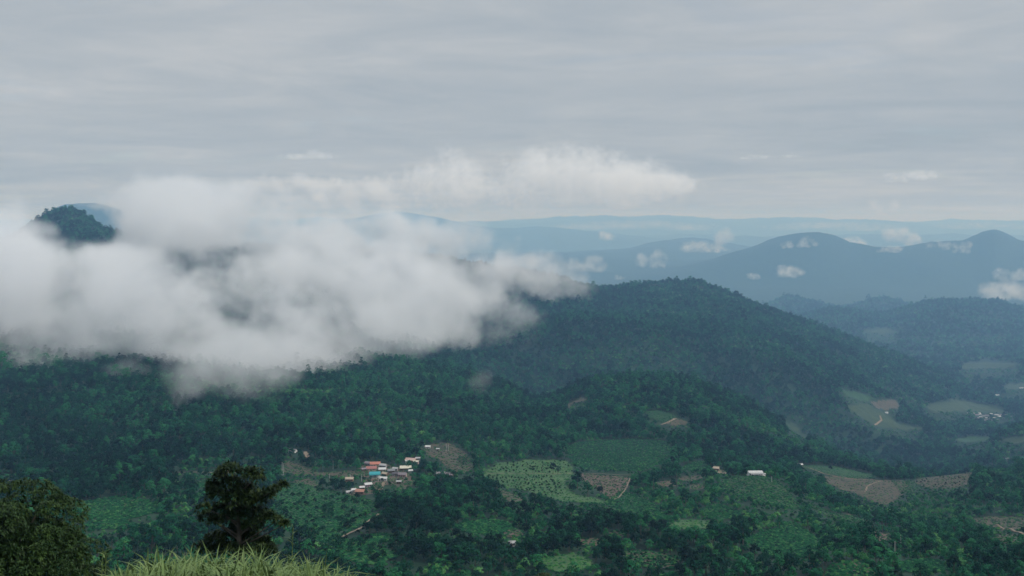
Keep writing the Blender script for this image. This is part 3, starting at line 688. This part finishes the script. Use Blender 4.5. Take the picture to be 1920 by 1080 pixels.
def white_hall(h):
    r = empty('hilltop_hall', (h[0], h[1]+3, h[2]+0.4), 0.04); tag(r, 'long white roofed hall on pillars at the top of the hill meadow', 'hall')
    L, D = 15.5, 8.5
    m = MB(); m.prism([(-D/2-.8,3.5),(0,4.9),(D/2+.8,3.5),(D/2+.8,3.72),(0,5.14),(-D/2-.8,3.72)], -L/2-.6, L/2+.6); m.build('roof', ROOF['white'], r)
    a = MB(); a.prism([(-D/2-3.0,2.5),(-D/2-.2,3.15),(-D/2-.2,3.3),(-D/2-3.0,2.65)], -L/2+1, L/2+3.0); a.build('veranda_roof', ROOF['pale'], r)
    w = MB(); w.box(-L/2, -L/6, -D/2+1.0, D/2, -2, 3.48); w.box(L/6, L/2, -D/2+1.0, D/2, -2, 3.48); w.box(-L/6+.01, L/6-.01, D/2-.3, D/2, -2, 3.48); w.build('wall', WALL['white'], r)
    for k in range(6):
        p = MB(); x = -L/2+1.2+k*(L+1.3)/5; p.box(x-.15, x+.15, -D/2-2.8, -D/2-2.5, -2, 2.56); p.build('pillar', M['concrete'], r)
    for x in (-L*0.40, -L*0.26, L*0.26, L*0.40):
        q = MB(); q.box(x-.55, x+.55, -D/2+.93, -D/2+1.1, 0.9, 2.2); q.build('window', M['dark_opening'], r)
    f = MB(); f.box(-L/2-1, L/2+3.4, -D/2-3.3, D/2+.5, -2.5, 0.0); f.build('floor_slab', M['concrete'], r)
if WHITE: white_hall(WHITE)
def pole(h, hp, label):
    H = hp/F*h[1]; n = 8
    r = empty('utility_pole', (h[0], h[1], h[2])); tag(r, label, 'pole', 'utility poles on the slopes')
    V = []; Fc = []
    for z, rr in ((-1, .30), (H, .22)):
        for k in range(n): V.append((rr*math.cos(2*math.pi*k/n), rr*math.sin(2*math.pi*k/n), z))
    for k in range(n): Fc.append((k, (k+1) % n, n+(k+1) % n, n+k))
    Fc.append(tuple(range(n, 2*n)))
    m = MB(); m.V = V; m.F = Fc; m.build('post', M['concrete'], r)
    if H > 8:
        a = MB(); a.box(-0.9, 0.9, -0.2, -0.08, H-0.75, H-0.6); a.build('crossarm', M['wood'], r)
for (a, b, c, lab), h in zip(POLES, PS):
    if h: pole(h, c, lab)
for (a, b, w, hh, mt, lab), h in zip(BIG, BS):
    if not h: continue
    H = hh/F*h[1]; W = w/F*h[1]/2
    me = crown_tree('standing_tree', a, H, W*1.15, 12, 40, max(.8, W*.3), mt, 0.22)
    tag(link('standing_tree', me, [], loc=(h[0], h[1], h[2])), lab, 'tree')

# ------------------------------------------------------------------ orchards: every fruit tree an object
FRUIT = [crown_tree('fruit_tree', 60+k, 2.6, 1.35, 6, 22, 0.62, 'leaf_dark', 0.2, 0.85) for k in range(3)]
BIGFRUIT = [crown_tree('fruit_tree', 70+k, 4.6, 2.9, 8, 30, 0.8, 'leaf_dark', 0.2, 0.8) for k in range(3)]
def orchard(poly, dx, dy, meshes, label, group, most, seed, y0, y1, size=1.0, skip=0.1, kind='fruit_tree', cat='fruit tree'):
    rg = random.Random(seed); xs = [p[0] for p in poly]; ys = [p[1] for p in poly]; n = 0; pts = []
    y = min(ys); row = 0
    while y < max(ys):
        x = min(xs)+(row % 2)*dx/2
        while x < max(xs):
            a = x+rg.uniform(-.34, .34)*dx; b = y+rg.uniform(-.36, .36)*dy
            if in_poly(np.array([a]), np.array([b]), poly)[0] and rg.random() > skip: pts.append((a, b))
            x += dx
        y += dy; row += 1
    rg.shuffle(pts)
    for a, b in pts[:most]:
        h = hit(a, b, far(y0), far(y1))
        if not h: continue
        o = bpy.data.objects.new(kind, rg.choice(meshes)); COL.objects.link(o); s = size*rg.uniform(.55, 1.3)
        o.location = h; o.rotation_euler = (0, 0, rg.uniform(0, 6.28)); o.scale = (s, s, s*rg.uniform(.85, 1.1)); tag(o, label, cat, group)
    print(group, min(most, len(pts)))
orchard([(918,880),(932,869),(1000,863),(1058,863),(1072,876),(1074,887),(915,887)], 7.6, 4.6, FRUIT, 'small dark fruit tree in the upper pale green orchard above its footpath', 'fruit trees of the upper pale orchard', 130, 1, 900, 1500, 1.0)
orchard([(912,893),(1030,893),(1055,905),(1060,930),(1020,926),(950,914)], 7.0, 4.6, FRUIT, 'small dark fruit tree in the lower pale green orchard below its footpath', 'fruit trees of the lower pale orchard', 110, 2, 900, 1500, 1.0)
orchard([(512,915),(560,905),(640,925),(705,942),(712,958),(660,990),(600,1015),(545,1000),(510,960)], 12, 8.5, BIGFRUIT, 'round dark tree in the grassy orchard right of the tall foreground tree', 'trees of the left orchard', 90, 3, 560, 1200, 1.0, 0.25, 'orchard_tree', 'fruit tree')
orchard([(600,1015),(650,988),(715,962),(722,970),(670,1000),(770,1040),(700,1058),(600,1040)], 12, 9, BIGFRUIT, 'round dark tree on the pale clearing above the foreground grass', 'trees of the lower left clearing', 40, 4, 540, 1200, 1.0, 0.3, 'orchard_tree', 'fruit tree')
orchard([(1168,1036),(1260,1041),(1280,1050),(1268,1066),(1220,1066),(1175,1052)], 9, 5, FRUIT, 'low dark bush planted in the brown plot low on the near slope', 'bushes of the low brown plot', 60, 5, 560, 1000, 0.7, 0.1, 'planted_bush', 'bush')
orchard([(1707,902),(1740,894),(1826,885),(1818,911),(1735,917)], 9, 5, FRUIT, 'small dark bush dotting the long brown field on the right ridge', 'bushes of the right brown field', 45, 6, 1200, 1750, 1.1, 0.35, 'planted_bush', 'bush')

# ------------------------------------------------------------------ foreground trees and grass
M['mango_leaf'] = leaf_mat('mango_leaf', (0.006, 0.016, 0.005), (0.019, 0.046, 0.011), (0.10, 0.165, 0.034), wl=1.1, rnd=0.0, rough=0.5, spec=0.2, fine=4.0)  # lightest tone paints leaf highlights into the crown, scattered by noise
M['dark_leaf'] = leaf_mat('dark_leaf', (0.005, 0.013, 0.005), (0.015, 0.034, 0.010), (0.10, 0.140, 0.030), wl=1.0, rnd=0.0, rough=0.5, spec=0.2, fine=4.0)  # last colour is a painted sunlit tone, spread over the leaves by noise
M['grass_blade'] = leaf_mat('grass_blade', (0.030, 0.065, 0.020), (0.105, 0.165, 0.050), (0.30, 0.36, 0.15), wl=0.45, rnd=0.0, rough=0.5, spec=0.2, fine=9.0)
def leaves_mesh(name, tips, rg, L=0.22, Wd=0.06, per=9, droop=0.55):
    """rosettes of bent lance shaped leaves. tips: (n,6) position and outward direction"""
    tips = np.asarray(tips); n = len(tips)
    P = np.repeat(tips[:, :3], per, 0); N = np.repeat(tips[:, 3:], per, 0); m = len(P)
    d = rg.normal(size=(m, 3)); d -= (d*N).sum(1)[:, None]*N*0.75; d /= np.linalg.norm(d, axis=1)[:, None]
    d = d*0.8+N*0.55; d /= np.linalg.norm(d, axis=1)[:, None]
    ln = (L*rg.uniform(.65, 1.2, m))[:, None]; dn = np.array([0, 0, -1.0])
    mid = P+d*ln*0.5; d2 = d+dn*droop*rg.uniform(.5, 1.5, m)[:, None]; d2 /= np.linalg.norm(d2, axis=1)[:, None]; tip = mid+d2*ln*0.55
    sd_ = np.cross(d, np.array([0, 0, 1.0])+0*d); sd_ /= np.linalg.norm(sd_, axis=1)[:, None]+1e-6
    up = np.cross(sd_, d); w = (Wd*rg.uniform(.8, 1.2, m))[:, None]
    a = mid+sd_*w*.5+up*w*.18; c = mid-sd_*w*.5+up*w*.18
    V = np.stack([P, a, tip, c, mid], 1).reshape(-1, 3); k = np.arange(m)*5
    Fc = np.concatenate([np.stack([k, k+1, k+4], 1), np.stack([k+1, k+2, k+4], 1), np.stack([k+2, k+3, k+4], 1), np.stack([k+3, k, k+4], 1)])
    return np_mesh(name, V, Fc)
def limb_mesh(name, segs, n=7):
    V = []; Fc = []
    for p0, p1, r0, r1 in segs:
        p0 = np.array(p0, float); p1 = np.array(p1, float); ax = p1-p0; ax /= np.linalg.norm(ax); s = np.cross(ax, (0.3, 1, 0.1)); s /= np.linalg.norm(s); t = np.cross(ax, s); b = len(V)
        bend = np.cross(ax, (0, 0, 1.0))*0.06*np.linalg.norm(p1-p0)
        for q, (f, rr) in enumerate(((0, r0), (0.5, (r0+r1)/2), (1, r1))):
            c = p0+(p1-p0)*f+(bend if q == 1 else 0)
            for k in range(n): an = 2*math.pi*k/n; V.append(c+rr*(s*math.cos(an)+t*math.sin(an)))
        for q in range(2):
            for k in range(n): Fc.append((b+q*n+k, b+q*n+(k+1) % n, b+(q+1)*n+(k+1) % n, b+(q+1)*n+k))
    return np_mesh(name, np.array(V), np.array(Fc), smooth=True)
def clump_tips(c, rad, count, rg, outward=None, shell=(0.78, 1.05)):
    d = rg.normal(size=(count, 3)); d /= np.linalg.norm(d, axis=1)[:, None]
    if outward is not None:
        f = (d*outward).sum(1) < -0.25; d[f] = -d[f]
    d[:, 2] = np.where(d[:, 2] < -0.6, -d[:, 2], d[:, 2])
    p = c+d*rad*rg.uniform(*shell, count)[:, None]; nn = d*0.8+np.array([0, 0, 0.35]); nn /= np.linalg.norm(nn, axis=1)[:, None]
    return np.concatenate([p, nn], 1)
def at(px, py, Y): return np.array([(px-PX0)/F*Y, Y, EYE-(py-HY)/F*Y])
def round_tree():
    rg = np.random.default_rng(3); Y = 46.0; c = at(2, 1072, Y); k = Y/F
    base = np.array([c[0]-0.3, Y+0.3, gz(c[0], Y)[0]+EYE])
    r = empty('round_tree', base); tag(r, 'broad round tree with drooping dark leaves at the lower left corner', 'tree')
    tips = []; segs = [((0, 0, -.5), (0.05, 0, 1.7), .27, .2)]
    rx, rz = 172*k, 160*k
    n = 92
    for i in range(n):
        z = 1-(i+.5)/n*1.35; a = i*2.39996; q = math.sqrt(max(0, 1-z*z)); d = np.array([q*math.cos(a), q*math.sin(a), z])
        lump = 0.82+0.14*rg.uniform(-1, 1); p = c-base+d*np.array([rx, rx, rz])*lump
        if p[2] < 0.5: continue
        rad = 0.72*rg.uniform(.6, 1.35)
        tips.append(clump_tips(p, rad*np.array([1, 1, .72]), 46, rg, d))
        if i % 4 == 0: segs.append(((0.05, 0, 1.5), p*np.array([.85, .85, .9]), .09, .03))
    d = rg.normal(size=(5200, 3)); d /= np.linalg.norm(d, axis=1)[:, None]
    p = c-base+d*np.array([rx, rx, rz])*rg.uniform(.25, .78, 5200)[:, None]; ok = p[:, 2] > .4
    tips.append(np.concatenate([p, d], 1)[ok])
    cr = link('crown', leaves_mesh('crown', np.concatenate(tips), rg, 0.25, 0.070, 9), M['mango_leaf'], r)
    link('trunk', limb_mesh('trunk', segs), M['bark'], r)
round_tree()
def tall_tree():
    rg = np.random.default_rng(8); Y = 50.0
    C = [(400,180,100,48),(580,215,100,45),(640,245,60,40),(330,230,60,40),(270,320,72,55),(420,300,110,60),(560,350,90,50),(300,400,90,48),(450,430,130,70),(620,430,110,70),(735,385,55,42),(790,350,40,28),(850,312,42,26),
         (190,505,58,26),(330,530,120,58),(500,540,120,60),(660,565,100,66),(745,580,60,45),(810,610,40,28),(875,642,46,22),(290,620,75,34),(200,575,50,25),(430,600,90,40),(600,640,90,40),(560,700,100,48),(470,690,70,50)]
    LOW = [(280,770,95,55),(420,750,120,60),(560,775,130,65),(700,805,90,55),(190,835,85,36),(330,850,120,50),(480,860,130,50),(640,870,110,50),(760,860,50,40)]
    def build(name, label, cl, x0, mat, foot):
        b = at(x0, 1000, Y); base = np.array([b[0], Y, gz(b[0], Y)[0]+EYE]); r = empty(name, base); tag(r, label, 'tree' if foot else 'shrub')
        tips = []; top = at(x0, 875, Y)-base
        segs = []
        if foot: segs += [((0, 0, -.5), (0.04, 0, top[2]*.45), .16, .12), ((0.04, 0, top[2]*.45), (-.05, 0, top[2]*.93), .12, .04)]
        for zx, zy, rx, ry in cl:
            k = Y/F/4.5; p = at(340+zx/4.5, 840+zy/4.5, Y+rg.uniform(-.9, .9))-base; rad = np.array([rx*k, max(rx, ry)*k*.9, ry*k])
            vol = rx*ry; cnt = int(12+vol/95)
            tips.append(clump_tips(p, rad, cnt, rg, None, (.35, 1.05)))
            z0 = max(.3, p[2]-.5-abs(p[0])*.35) if foot else 0.1
            segs.append(((0, 0, min(z0, top[2]*.9)), p, .055 if foot else .04, .018))
        link('crown', leaves_mesh('crown', np.concatenate(tips), rg, 0.25, 0.075, 9, .45), mat, r)
        link('trunk' if foot else 'stem', limb_mesh('trunk', segs), M['bark'], r)
    build('tall_tree', 'tall irregular dark tree rising behind the bright foreground grass', C, 447, M['dark_leaf'], True)
    build('dense_shrub', 'dense dark shrub around the foot of the tall foreground tree', LOW, 445, M['dark_leaf'], False)
tall_tree()
def small_crown():
    rg = np.random.default_rng(15); Y = 44.0; c = at(1014, 1102, Y); base = np.array([c[0], Y, gz(c[0], Y)[0]+EYE]); r = empty('small_tree', base)
    tag(r, 'dark brownish tree top just showing at the bottom edge', 'tree'); tips = []
    for i in range(14): tips.append(clump_tips(c-base+rg.normal(size=3)*np.array([.4, .4, .22]), np.array([.35, .35, .25]), 26, rg))
    link('crown', leaves_mesh('crown', np.concatenate(tips), rg, 0.17, 0.05, 8), M['dark_leaf'], r)
    link('trunk', limb_mesh('trunk', [((0, 0, -.4), tuple(c-base), .07, .03)]), M['bark'], r)
small_crown()
def blades(P, H, W, bend, ang, rg, segs=4):
    """curved tapering blades of grass"""
    n = len(P); V = []; dirv = np.stack([np.cos(ang), np.sin(ang), 0*ang], 1); side = np.stack([-np.sin(ang), np.cos(ang), 0*ang], 1)
    tw = rg.uniform(-1.2, 1.2, n); side = side*np.cos(tw)[:, None]+dirv*np.sin(tw)[:, None]
    rows = []
    for s in range(segs+1):
        t = s/segs; q = P+dirv*(bend*H*t**2)[:, None]+np.array([0, 0, 1.0])*(H*(t-0.38*np.clip(bend, 0, 1.6)*t**3))[:, None]
        w = W*(1-t**1.6)*(0.55+0.45*min(1, t*3))
        rows += [q-side*(w/2)[:, None], q+side*(w/2)[:, None]]
    V = np.stack(rows, 1); m = 2*(segs+1); k = np.arange(n)[:, None]*m; Fc = []
    for s in range(segs): Fc.append(np.concatenate([k+2*s, k+2*s+1, k+2*s+3, k+2*s+2], 1))
    return V.reshape(-1, 3), np.concatenate(Fc)
def grass():
    rg = np.random.default_rng(21); Vs = []; Fs = []; off = 0
    T = []
    for _ in range(330):
        px = rg.uniform(165, 735); Y = rg.uniform(10.2, 17.0); x = (px-PX0)/F*Y
        hgt = np.interp(px, [150, 200, 260, 330, 380, 430, 480, 540, 600, 650, 690, 735], [.36, .44, .42, .46, .38, .47, .50, .42, .44, .44, .34, .24])
        T.append((x, Y, hgt*rg.choice([.42, .62, .85, 1.08, 1.3])*rg.uniform(.9, 1.1)))
    for x, Y, hh in T:
        n = rg.integers(16, 30); lean = rg.uniform(0, 6.28)
        P = np.column_stack([x+rg.normal(0, .07, n), Y+rg.normal(0, .07, n), np.zeros(n)]); P[:, 2] = gz(P[:, 0], P[:, 1])+EYE-0.05
        H = hh*rg.uniform(.45, 1.2, n); V, Fc = blades(P, H, rg.uniform(.026, .062, n), rg.uniform(.1, 1.5, n), np.where(rg.uniform(size=n) < .4, lean+rg.normal(0, .6, n), rg.uniform(0, 6.28, n)), rg)
        Vs.append(V); Fs.append(Fc+off); off += len(V)
    # shorter cover over the rest of the near slope
    for _ in range(700):
        Y = rg.uniform(5, 26); x = rg.uniform(-.62, .62)*Y; n = 10
        if abs(x) > 7: pass
        P = np.column_stack([x+rg.normal(0, .12, n), Y+rg.normal(0, .12, n), np.zeros(n)]); P[:, 2] = gz(P[:, 0], P[:, 1])+EYE-0.03
        V, Fc = blades(P, rg.uniform(.12, .32, n), rg.uniform(.012, .022, n), rg.uniform(.2, 1.1, n), rg.uniform(0, 6.28, n), rg)
        Vs.append(V); Fs.append(Fc+off); off += len(V)
    o = link('grass', np_mesh('grass', np.concatenate(Vs), np.concatenate(Fs)), M['grass_blade']); tag(o, 'tall pale green grass along the bottom of the view', kind='stuff')
grass()
def reed(px, Y, top, label, seed):
    rg = np.random.default_rng(seed); x = (px-PX0)/F*Y; b = np.array([x, Y, gz(x, Y)[0]+EYE]); H = at(px, top, Y)[2]-b[2]
    r = empty('reed_stalk', b); tag(r, label, 'reed', 'reed stalks above the grass')
    link('stem', limb_mesh('stem', [((0, 0, -.05), (.01, 0, H*.5), .006, .005), ((.01, 0, H*.5), (.03, 0, H), .005, .003)], 5), M['grass_blade'], r)
    n = 13; z = np.linspace(.45, 1.0, n)*H; P = np.column_stack([.015+0*z, 0*z, z])
    V, Fc = blades(P, rg.uniform(.10, .17, n), rg.uniform(.010, .016, n), rg.uniform(1.0, 1.7, n), rg.uniform(0, 6.28, n), rg)
    link('leaves', np_mesh('leaves', V, Fc), M['grass_blade'], r)
reed(546, 14.0, 988, 'tall pale reed with drooping leaves right of the tall tree', 1)
reed(189, 13.0, 1024, 'thin pale reed right beside the broad round tree', 2)
reed(195, 13.4, 1040, 'shorter thin reed a little right of the round tree', 3)
print('objects', round(time.time()-T0, 1))

# ------------------------------------------------------------------ clouds: real vapour in voxel grids
def cloud_mat(name, dens, col=(0.955, 0.965, 0.98), aniso=0.0):
    m = bpy.data.materials.new(name); m.use_nodes = True; m.node_tree.nodes.clear(); b = NB(m.node_tree)
    a = b.add('ShaderNodeAttribute', attribute_name='density')
    v = b.add('ShaderNodeVolumePrincipled', {'Color': (*col, 1), 'Density': b.math('MULTIPLY', a.outputs['Fac'], dens), 'Anisotropy': aniso, 'Density Attribute': ''})
    b.add('ShaderNodeOutputMaterial', {1: v.outputs[0]})
    return m
def voxel_cloud(name, D, lo, hi, mat, label, loc=(0, 0, 0)):
    """D: density array [nx, ny, nz] over the box lo..hi (local metres)"""
    nx, ny, nz = D.shape; me = bpy.data.meshes.new(name); n = D.size
    me.vertices.add(n); me.attributes.new('d', 'FLOAT', 'POINT').data.foreach_set('value', np.ascontiguousarray(D, np.float32).ravel())
    o = link(name, me, mat, loc=loc)
    g = bpy.data.node_groups.new(name, 'GeometryNodeTree')
    g.interface.new_socket('Geometry', in_out='INPUT', socket_type='NodeSocketGeometry')
    g.interface.new_socket('Geometry', in_out='OUTPUT', socket_type='NodeSocketGeometry')
    b = NB(g); gi = b.add('NodeGroupInput'); go = b.add('NodeGroupOutput')
    pos = b.add('GeometryNodeInputPosition').outputs[0]; sep = b.add('ShaderNodeSeparateXYZ', {0: pos}).outputs
    idx = []
    for a in range(3):
        e = b.math('ROUND', b.math('MULTIPLY', b.math('SUBTRACT', sep[a], lo[a]), (D.shape[a]-1)/(hi[a]-lo[a])))
        idx.append(b.math('MINIMUM', b.math('MAXIMUM', e, 0), D.shape[a]-1))
    flat = b.math('ADD', b.math('MULTIPLY', idx[0], float(nz)), idx[2])
    def ia(op, x, y): return b.add('FunctionNodeIntegerMath', {0: x, 1: y}, operation=op).outputs[0]
    flat = ia('ADD', ia('MULTIPLY', ia('ADD', ia('MULTIPLY', idx[0], ny), idx[1]), nz), idx[2])
    si = b.add('GeometryNodeSampleIndex', {'Geometry': gi.outputs[0], 'Index': flat}, data_type='FLOAT', domain='POINT')
    at = b.add('GeometryNodeInputNamedAttribute', {'Name': 'd'}, data_type='FLOAT')
    b.l.new(at.outputs[0], si.inputs['Value'])
    vc = b.add('GeometryNodeVolumeCube', {'Density': si.outputs[0], 'Background': 0.0, 'Min': lo, 'Max': hi, 'Resolution X': nx, 'Resolution Y': ny, 'Resolution Z': nz})
    sm = b.add('GeometryNodeSetMaterial', {'Geometry': vc.outputs[0], 'Material': mat})
    b.l.new(sm.outputs[0], go.inputs[0])
    md = o.modifiers.new('vapour', 'NODES'); md.node_group = g
    return tag(o, label, 'cloud', kind='stuff')
def smooth_union(fs, k=0.22):
    m = None; acc = None
    for f in fs:
        e = np.exp(np.clip(f, -3, 3)/k); acc = e if acc is None else acc+e
    return k*np.log(acc)
def low_bank():
    vox = 8.3
    lo = (-2100, 1460, -600); hi = (420, 4900, 215)
    n = [int((hi[a]-lo[a])/vox)+1 for a in range(3)]
    ax = [np.linspace(lo[a], hi[a], n[a], dtype=np.float32) for a in range(3)]
    X, Y, Z = np.meshgrid(*ax, indexing='ij')
    wx = 110*fbm3(X, Y, Z, 230, 4, 100, .62); wz = 90*fbm3(X, Y, Z, 200, 4, 110, .62)
    # puffs: photo column, row, half width, half height (pixels), depth half thickness (m), strength
    B = [(-150,540,260,130,220,1.0),(40,560,170,115,190,1.1),(150,600,190,85,170,1.1),(60,630,180,50,130,1.0),(230,550,150,100,170,1.15),(220,625,200,52,140,1.0),
         (310,600,160,90,160,1.1),(350,640,130,50,120,0.9),(320,430,150,95,180,1.05),(270,400,120,65,160,0.8),(400,400,140,75,180,0.85),(430,460,170,90,190,1.1),(560,480,180,85,190,1.15),
         (480,540,170,80,180,1.1),(640,530,160,85,170,1.15),(720,560,150,80,170,1.15),(570,600,150,80,160,1.1),(520,650,130,58,130,1.05),(460,695,80,42,100,0.9),(600,640,130,52,130,1.0),
         (710,625,130,56,130,1.05),(790,600,120,64,150,1.1),(830,555,130,66,160,1.05),(900,522,120,52,150,1.08),(985,520,110,44,140,1.1),(1058,532,64,32,110,1.0),(855,600,58,60,100,0.75),
         (890,460,80,42,130,0.85),(700,450,150,50,150,0.85),(790,480,110,42,140,0.85),(350,722,110,36,90,1.0),(270,692,80,20,70,0.7),(430,705,120,46,110,1.0),(925,720,40,30,50,0.7),(940,590,60,70,70,0.6),
         (20,440,90,60,160,0.7),(-30,400,110,50,170,0.65),(100,500,150,52,140,1.0),(190,480,120,45,140,0.9),(70,415,60,28,60,0.3),(640,600,160,80,150,0.95),(100,668,230,20,90,0.5)]
    B += [(300,448,150,50,150,1.05),(230,470,120,45,150,0.9),(520,435,160,44,150,0.7)]
    HOLES = [(412,585,44,26,0.6),(640,622,34,24,0.6),(335,495,40,30,0.35),(22,492,34,26,0.4),(140,430,82,40,1.6)]
    def place(px, py, ry, T):
        """depth of a puff: before the slope behind it, its foot just clear of the ground"""
        h = hit(px, max(py, 300), 1200, 5600); y0 = 4700.0 if (h is None or h[1] > 4750) else h[1]-T*0.7
        f = hit(px, max(py+ry*0.85, 300), 1200, 5600); y1 = 4700.0 if (f is None or f[1] > 4750) else f[1]-10
        return min(y0, y1)
    Xw, Zw = X+wx, Z+wz
    PX = PX0+Xw/Y*F; PY = HY-Zw/Y*F; del wx, wz
    acc = np.zeros(X.shape, np.float32); k = 0.16
    for (px, py, rx, ry, T, st) in B:
        T = T*1.35; Yc = place(px, py, ry, T)
        e = ((Xw-(px-PX0)/F*Yc)/(rx/F*Yc))**2+((Zw+(py-HY)/F*Yc)/(ry/F*Yc))**2+((Y-Yc)/T)**2
        acc += np.exp(np.clip(st*(1-e), -2, 2)/k)
    f = k*np.log(acc+1e-9); del acc
    for (px, py, rx, ry, st) in HOLES:
        e = ((PX-px)/rx)**2+((PY-py)/ry)**2
        f -= st*np.clip(1.5-e, 0, 1)
    del PX, PY, Xw, Zw
    PXr = PX0+X/Y*F
    nz = fbm3(X, Y, Z, 170, 5, 120, 0.74)+0.35*fbm3(X, Y, Z, 420, 2, 140, .6)
    d = np.clip(np.minimum(f, 0.42)*0.85+nz*1.85-0.05-0.10*np.clip((PXr-760)/160, 0, 1), 0, 1.0)
    edge = np.ones(X.shape, np.float32)
    for a, A in enumerate((X, Y, Z)):
        edge *= np.clip(np.minimum(A-lo[a], hi[a]-A)/70, 0, 1)
    d *= edge
    d[d < 0.012] = 0
    voxel_cloud('low_cloud', d, lo, hi, cloud_mat('low_cloud_vapour', 0.0095), 'long grey white cloud lying across the left forested ridge', (0, 0, EYE))
low_bank()
def puff(name, label, px, py, w, h, Y, mat, seed, n=(56, 30, 34), lumps=9, base=0.25, thick=0.7, soft=0.55, wl=.66, billow=False):
    """one cumulus: lumps on a flattish base, torn by noise"""
    rg = np.random.default_rng(seed); W = w/F*Y/2*1.25; H = h/F*Y/2*1.3; T = W*thick
    lo = (-W, -T, -H); hi = (W, T, H)
    X, Yy, Z = np.meshgrid(*[np.linspace(-1.25, 1.25, k, dtype=np.float32) for k in n], indexing='ij')
    asp = W/H; f = np.full(X.shape, -9.0, np.float32)
    for i in range(lumps):
        cx = rg.uniform(-.75, .75); r = rg.uniform(.32, .6)*(1-.45*abs(cx)); cz = rg.uniform(-.5, .55*(1-abs(cx))); cyy = rg.uniform(-.4, .4)
        e = ((X-cx)/r)**2+((Yy-cyy)/(r*1.1))**2+((Z-cz)/(min(r*min(asp, 1.6), .75)))**2
        f = np.maximum(f, 1-e)
    f = np.clip(f, -2, 1)-np.clip((-.55-Z)*3, 0, 3)
    q = rg.uniform(0, 90); nz = fbm3(X*asp+q, Yy*asp, Z, wl, 5, seed, .62)
    if billow: nz = 0.50-1.7*np.abs(nz)+0.9*fbm3(X*asp, Yy*asp, Z, .8, 3, seed+50)
    d = np.clip((f*soft+nz*(1.0 if billow else 1.4)-(.42 if billow else .06)-(0.3*np.clip(-Z, 0, 1) if billow else 0))*(1.5 if billow else 1.3), 0, 1)
    ed = np.clip((1.22-np.maximum(np.maximum(np.abs(X), np.abs(Yy)), np.abs(Z)))/.15, 0, 1); d = d*ed; d[d < .02] = 0
    c = at(px, py, Y)
    return voxel_cloud(name, d, lo, hi, mat, label, tuple(float(v) for v in c))
mw = cloud_mat('far_wisp_vapour', 0.0010)
for k, (px, py, w, h, lab) in enumerate([(1180,424,330,22,'long faint cloud along the farthest ridges at the centre'), (1580,426,300,20,'long faint cloud along the farthest ridges at the right'), (1840,424,200,16,'faint cloud on the farthest ridge at the right edge')]):
    puff('small_cloud', lab, px, py, w, h, 40500, mw, 260+k, n=(120, 24, 30), lumps=16, thick=.2)
mv = cloud_mat('valley_cloud_vapour', 0.0065)
for k, (px, py, w, h, Y, lab) in enumerate([
    (1225,484,66,48,8400,'round white cloud left of the two far blue peaks'), (1318,464,100,26,9300,'flat white cloud on the ridge left of the round far peak'), (1365,445,60,46,9500,'wispy white cloud rising above the flat ridge cloud'),
    (1477,459,30,20,9400,'small white cloud on the left flank of the round far peak'), (1512,456,42,22,9500,'small white cloud below the top of the round far peak'), (1478,512,66,26,7900,'ragged white cloud low in front of the round far peak'),
    (1410,519,38,14,7900,'thin white cloud left of the ragged low one'), (1672,468,52,16,9600,'flat white cloud in the saddle between the far peaks'), (1762,461,46,24,9600,'white cloud left of the pointed far peak'),
    (1806,464,44,30,9500,'white cloud on the left flank of the pointed far peak'), (1897,516,70,30,6300,'upper white cloud at the right edge above the hills'), (1885,549,125,40,6000,'larger lower white cloud at the right edge above the hills'),
    (1140,443,44,22,12500,'small pale cloud far off left of the blue ridges'), (1160,521,28,12,7000,'tiny white cloud above the main forested ridge'), (1600,456,56,22,13000,'faint cloud behind the slope of the round far peak'),
    (1690,447,80,40,13500,'faint tall cloud behind the saddle between the far peaks'), (1100,497,90,36,5200,'torn wisp of cloud right of the large low cloud')]):
    puff('small_cloud', lab, px, py, w, h, far(Y), mv, 200+k)
mh = cloud_mat('horizon_cloud_vapour', 0.00095, (0.99, 0.985, 0.98))
for k, (px, py, w, h, lab, lumps) in enumerate([
    (800,335,260,135,'left half of the bright heaped clouds over the horizon',16), (1110,345,380,140,'right half of the bright heaped clouds over the horizon',24), (660,368,260,75,'low heaped cloud at the left end of the bright bank',10),
    (930,370,260,95,'low heaped cloud between the two bright heaps',12), (590,292,150,22,'thin bright cloud streak left of the heaped clouds',8), (1660,385,70,60,'small bright heaped cloud standing alone at the right',8),
    (1440,294,110,12,'short bright cloud streak right of the heaped clouds',6), (1720,333,160,26,'pale streak of cloud over the right peaks',8), (540,345,170,50,'faint cloud over the left end of the horizon',10)]):
    puff('heaped_cloud', lab, px, py, w, h, 70000+k*500, mh, 300+k, n=(150, 40, 80), lumps=lumps, thick=.45, wl=.34, billow=True)
print('clouds', round(time.time()-T0, 1))

# ------------------------------------------------------------------ haze: one closed box of even air
def haze():
    bm = bmesh.new(); bmesh.ops.create_cube(bm, size=1.0)
    me = bpy.data.meshes.new('haze'); bm.to_mesh(me); bm.free()
    m = bpy.data.materials.new('air'); m.use_nodes = True; m.node_tree.nodes.clear(); b = NB(m.node_tree)
    v = b.add('ShaderNodeVolumePrincipled', {'Color': (0.31, 0.575, 0.95, 1), 'Absorption Color': (1, 1, 1, 1), 'Density': 0.000069, 'Anisotropy': 0.1, 'Density Attribute': ''})
    b.add('ShaderNodeOutputMaterial', {1: v.outputs[0]})
    o = link('haze', me, m)
    o.scale = (160000, 63500, 1700); o.location = (0, 31450, EYE+330-850)
    tag(o, 'pale blue haze over the whole valley', kind='stuff')
haze()
print('total', round(time.time()-T0, 1))
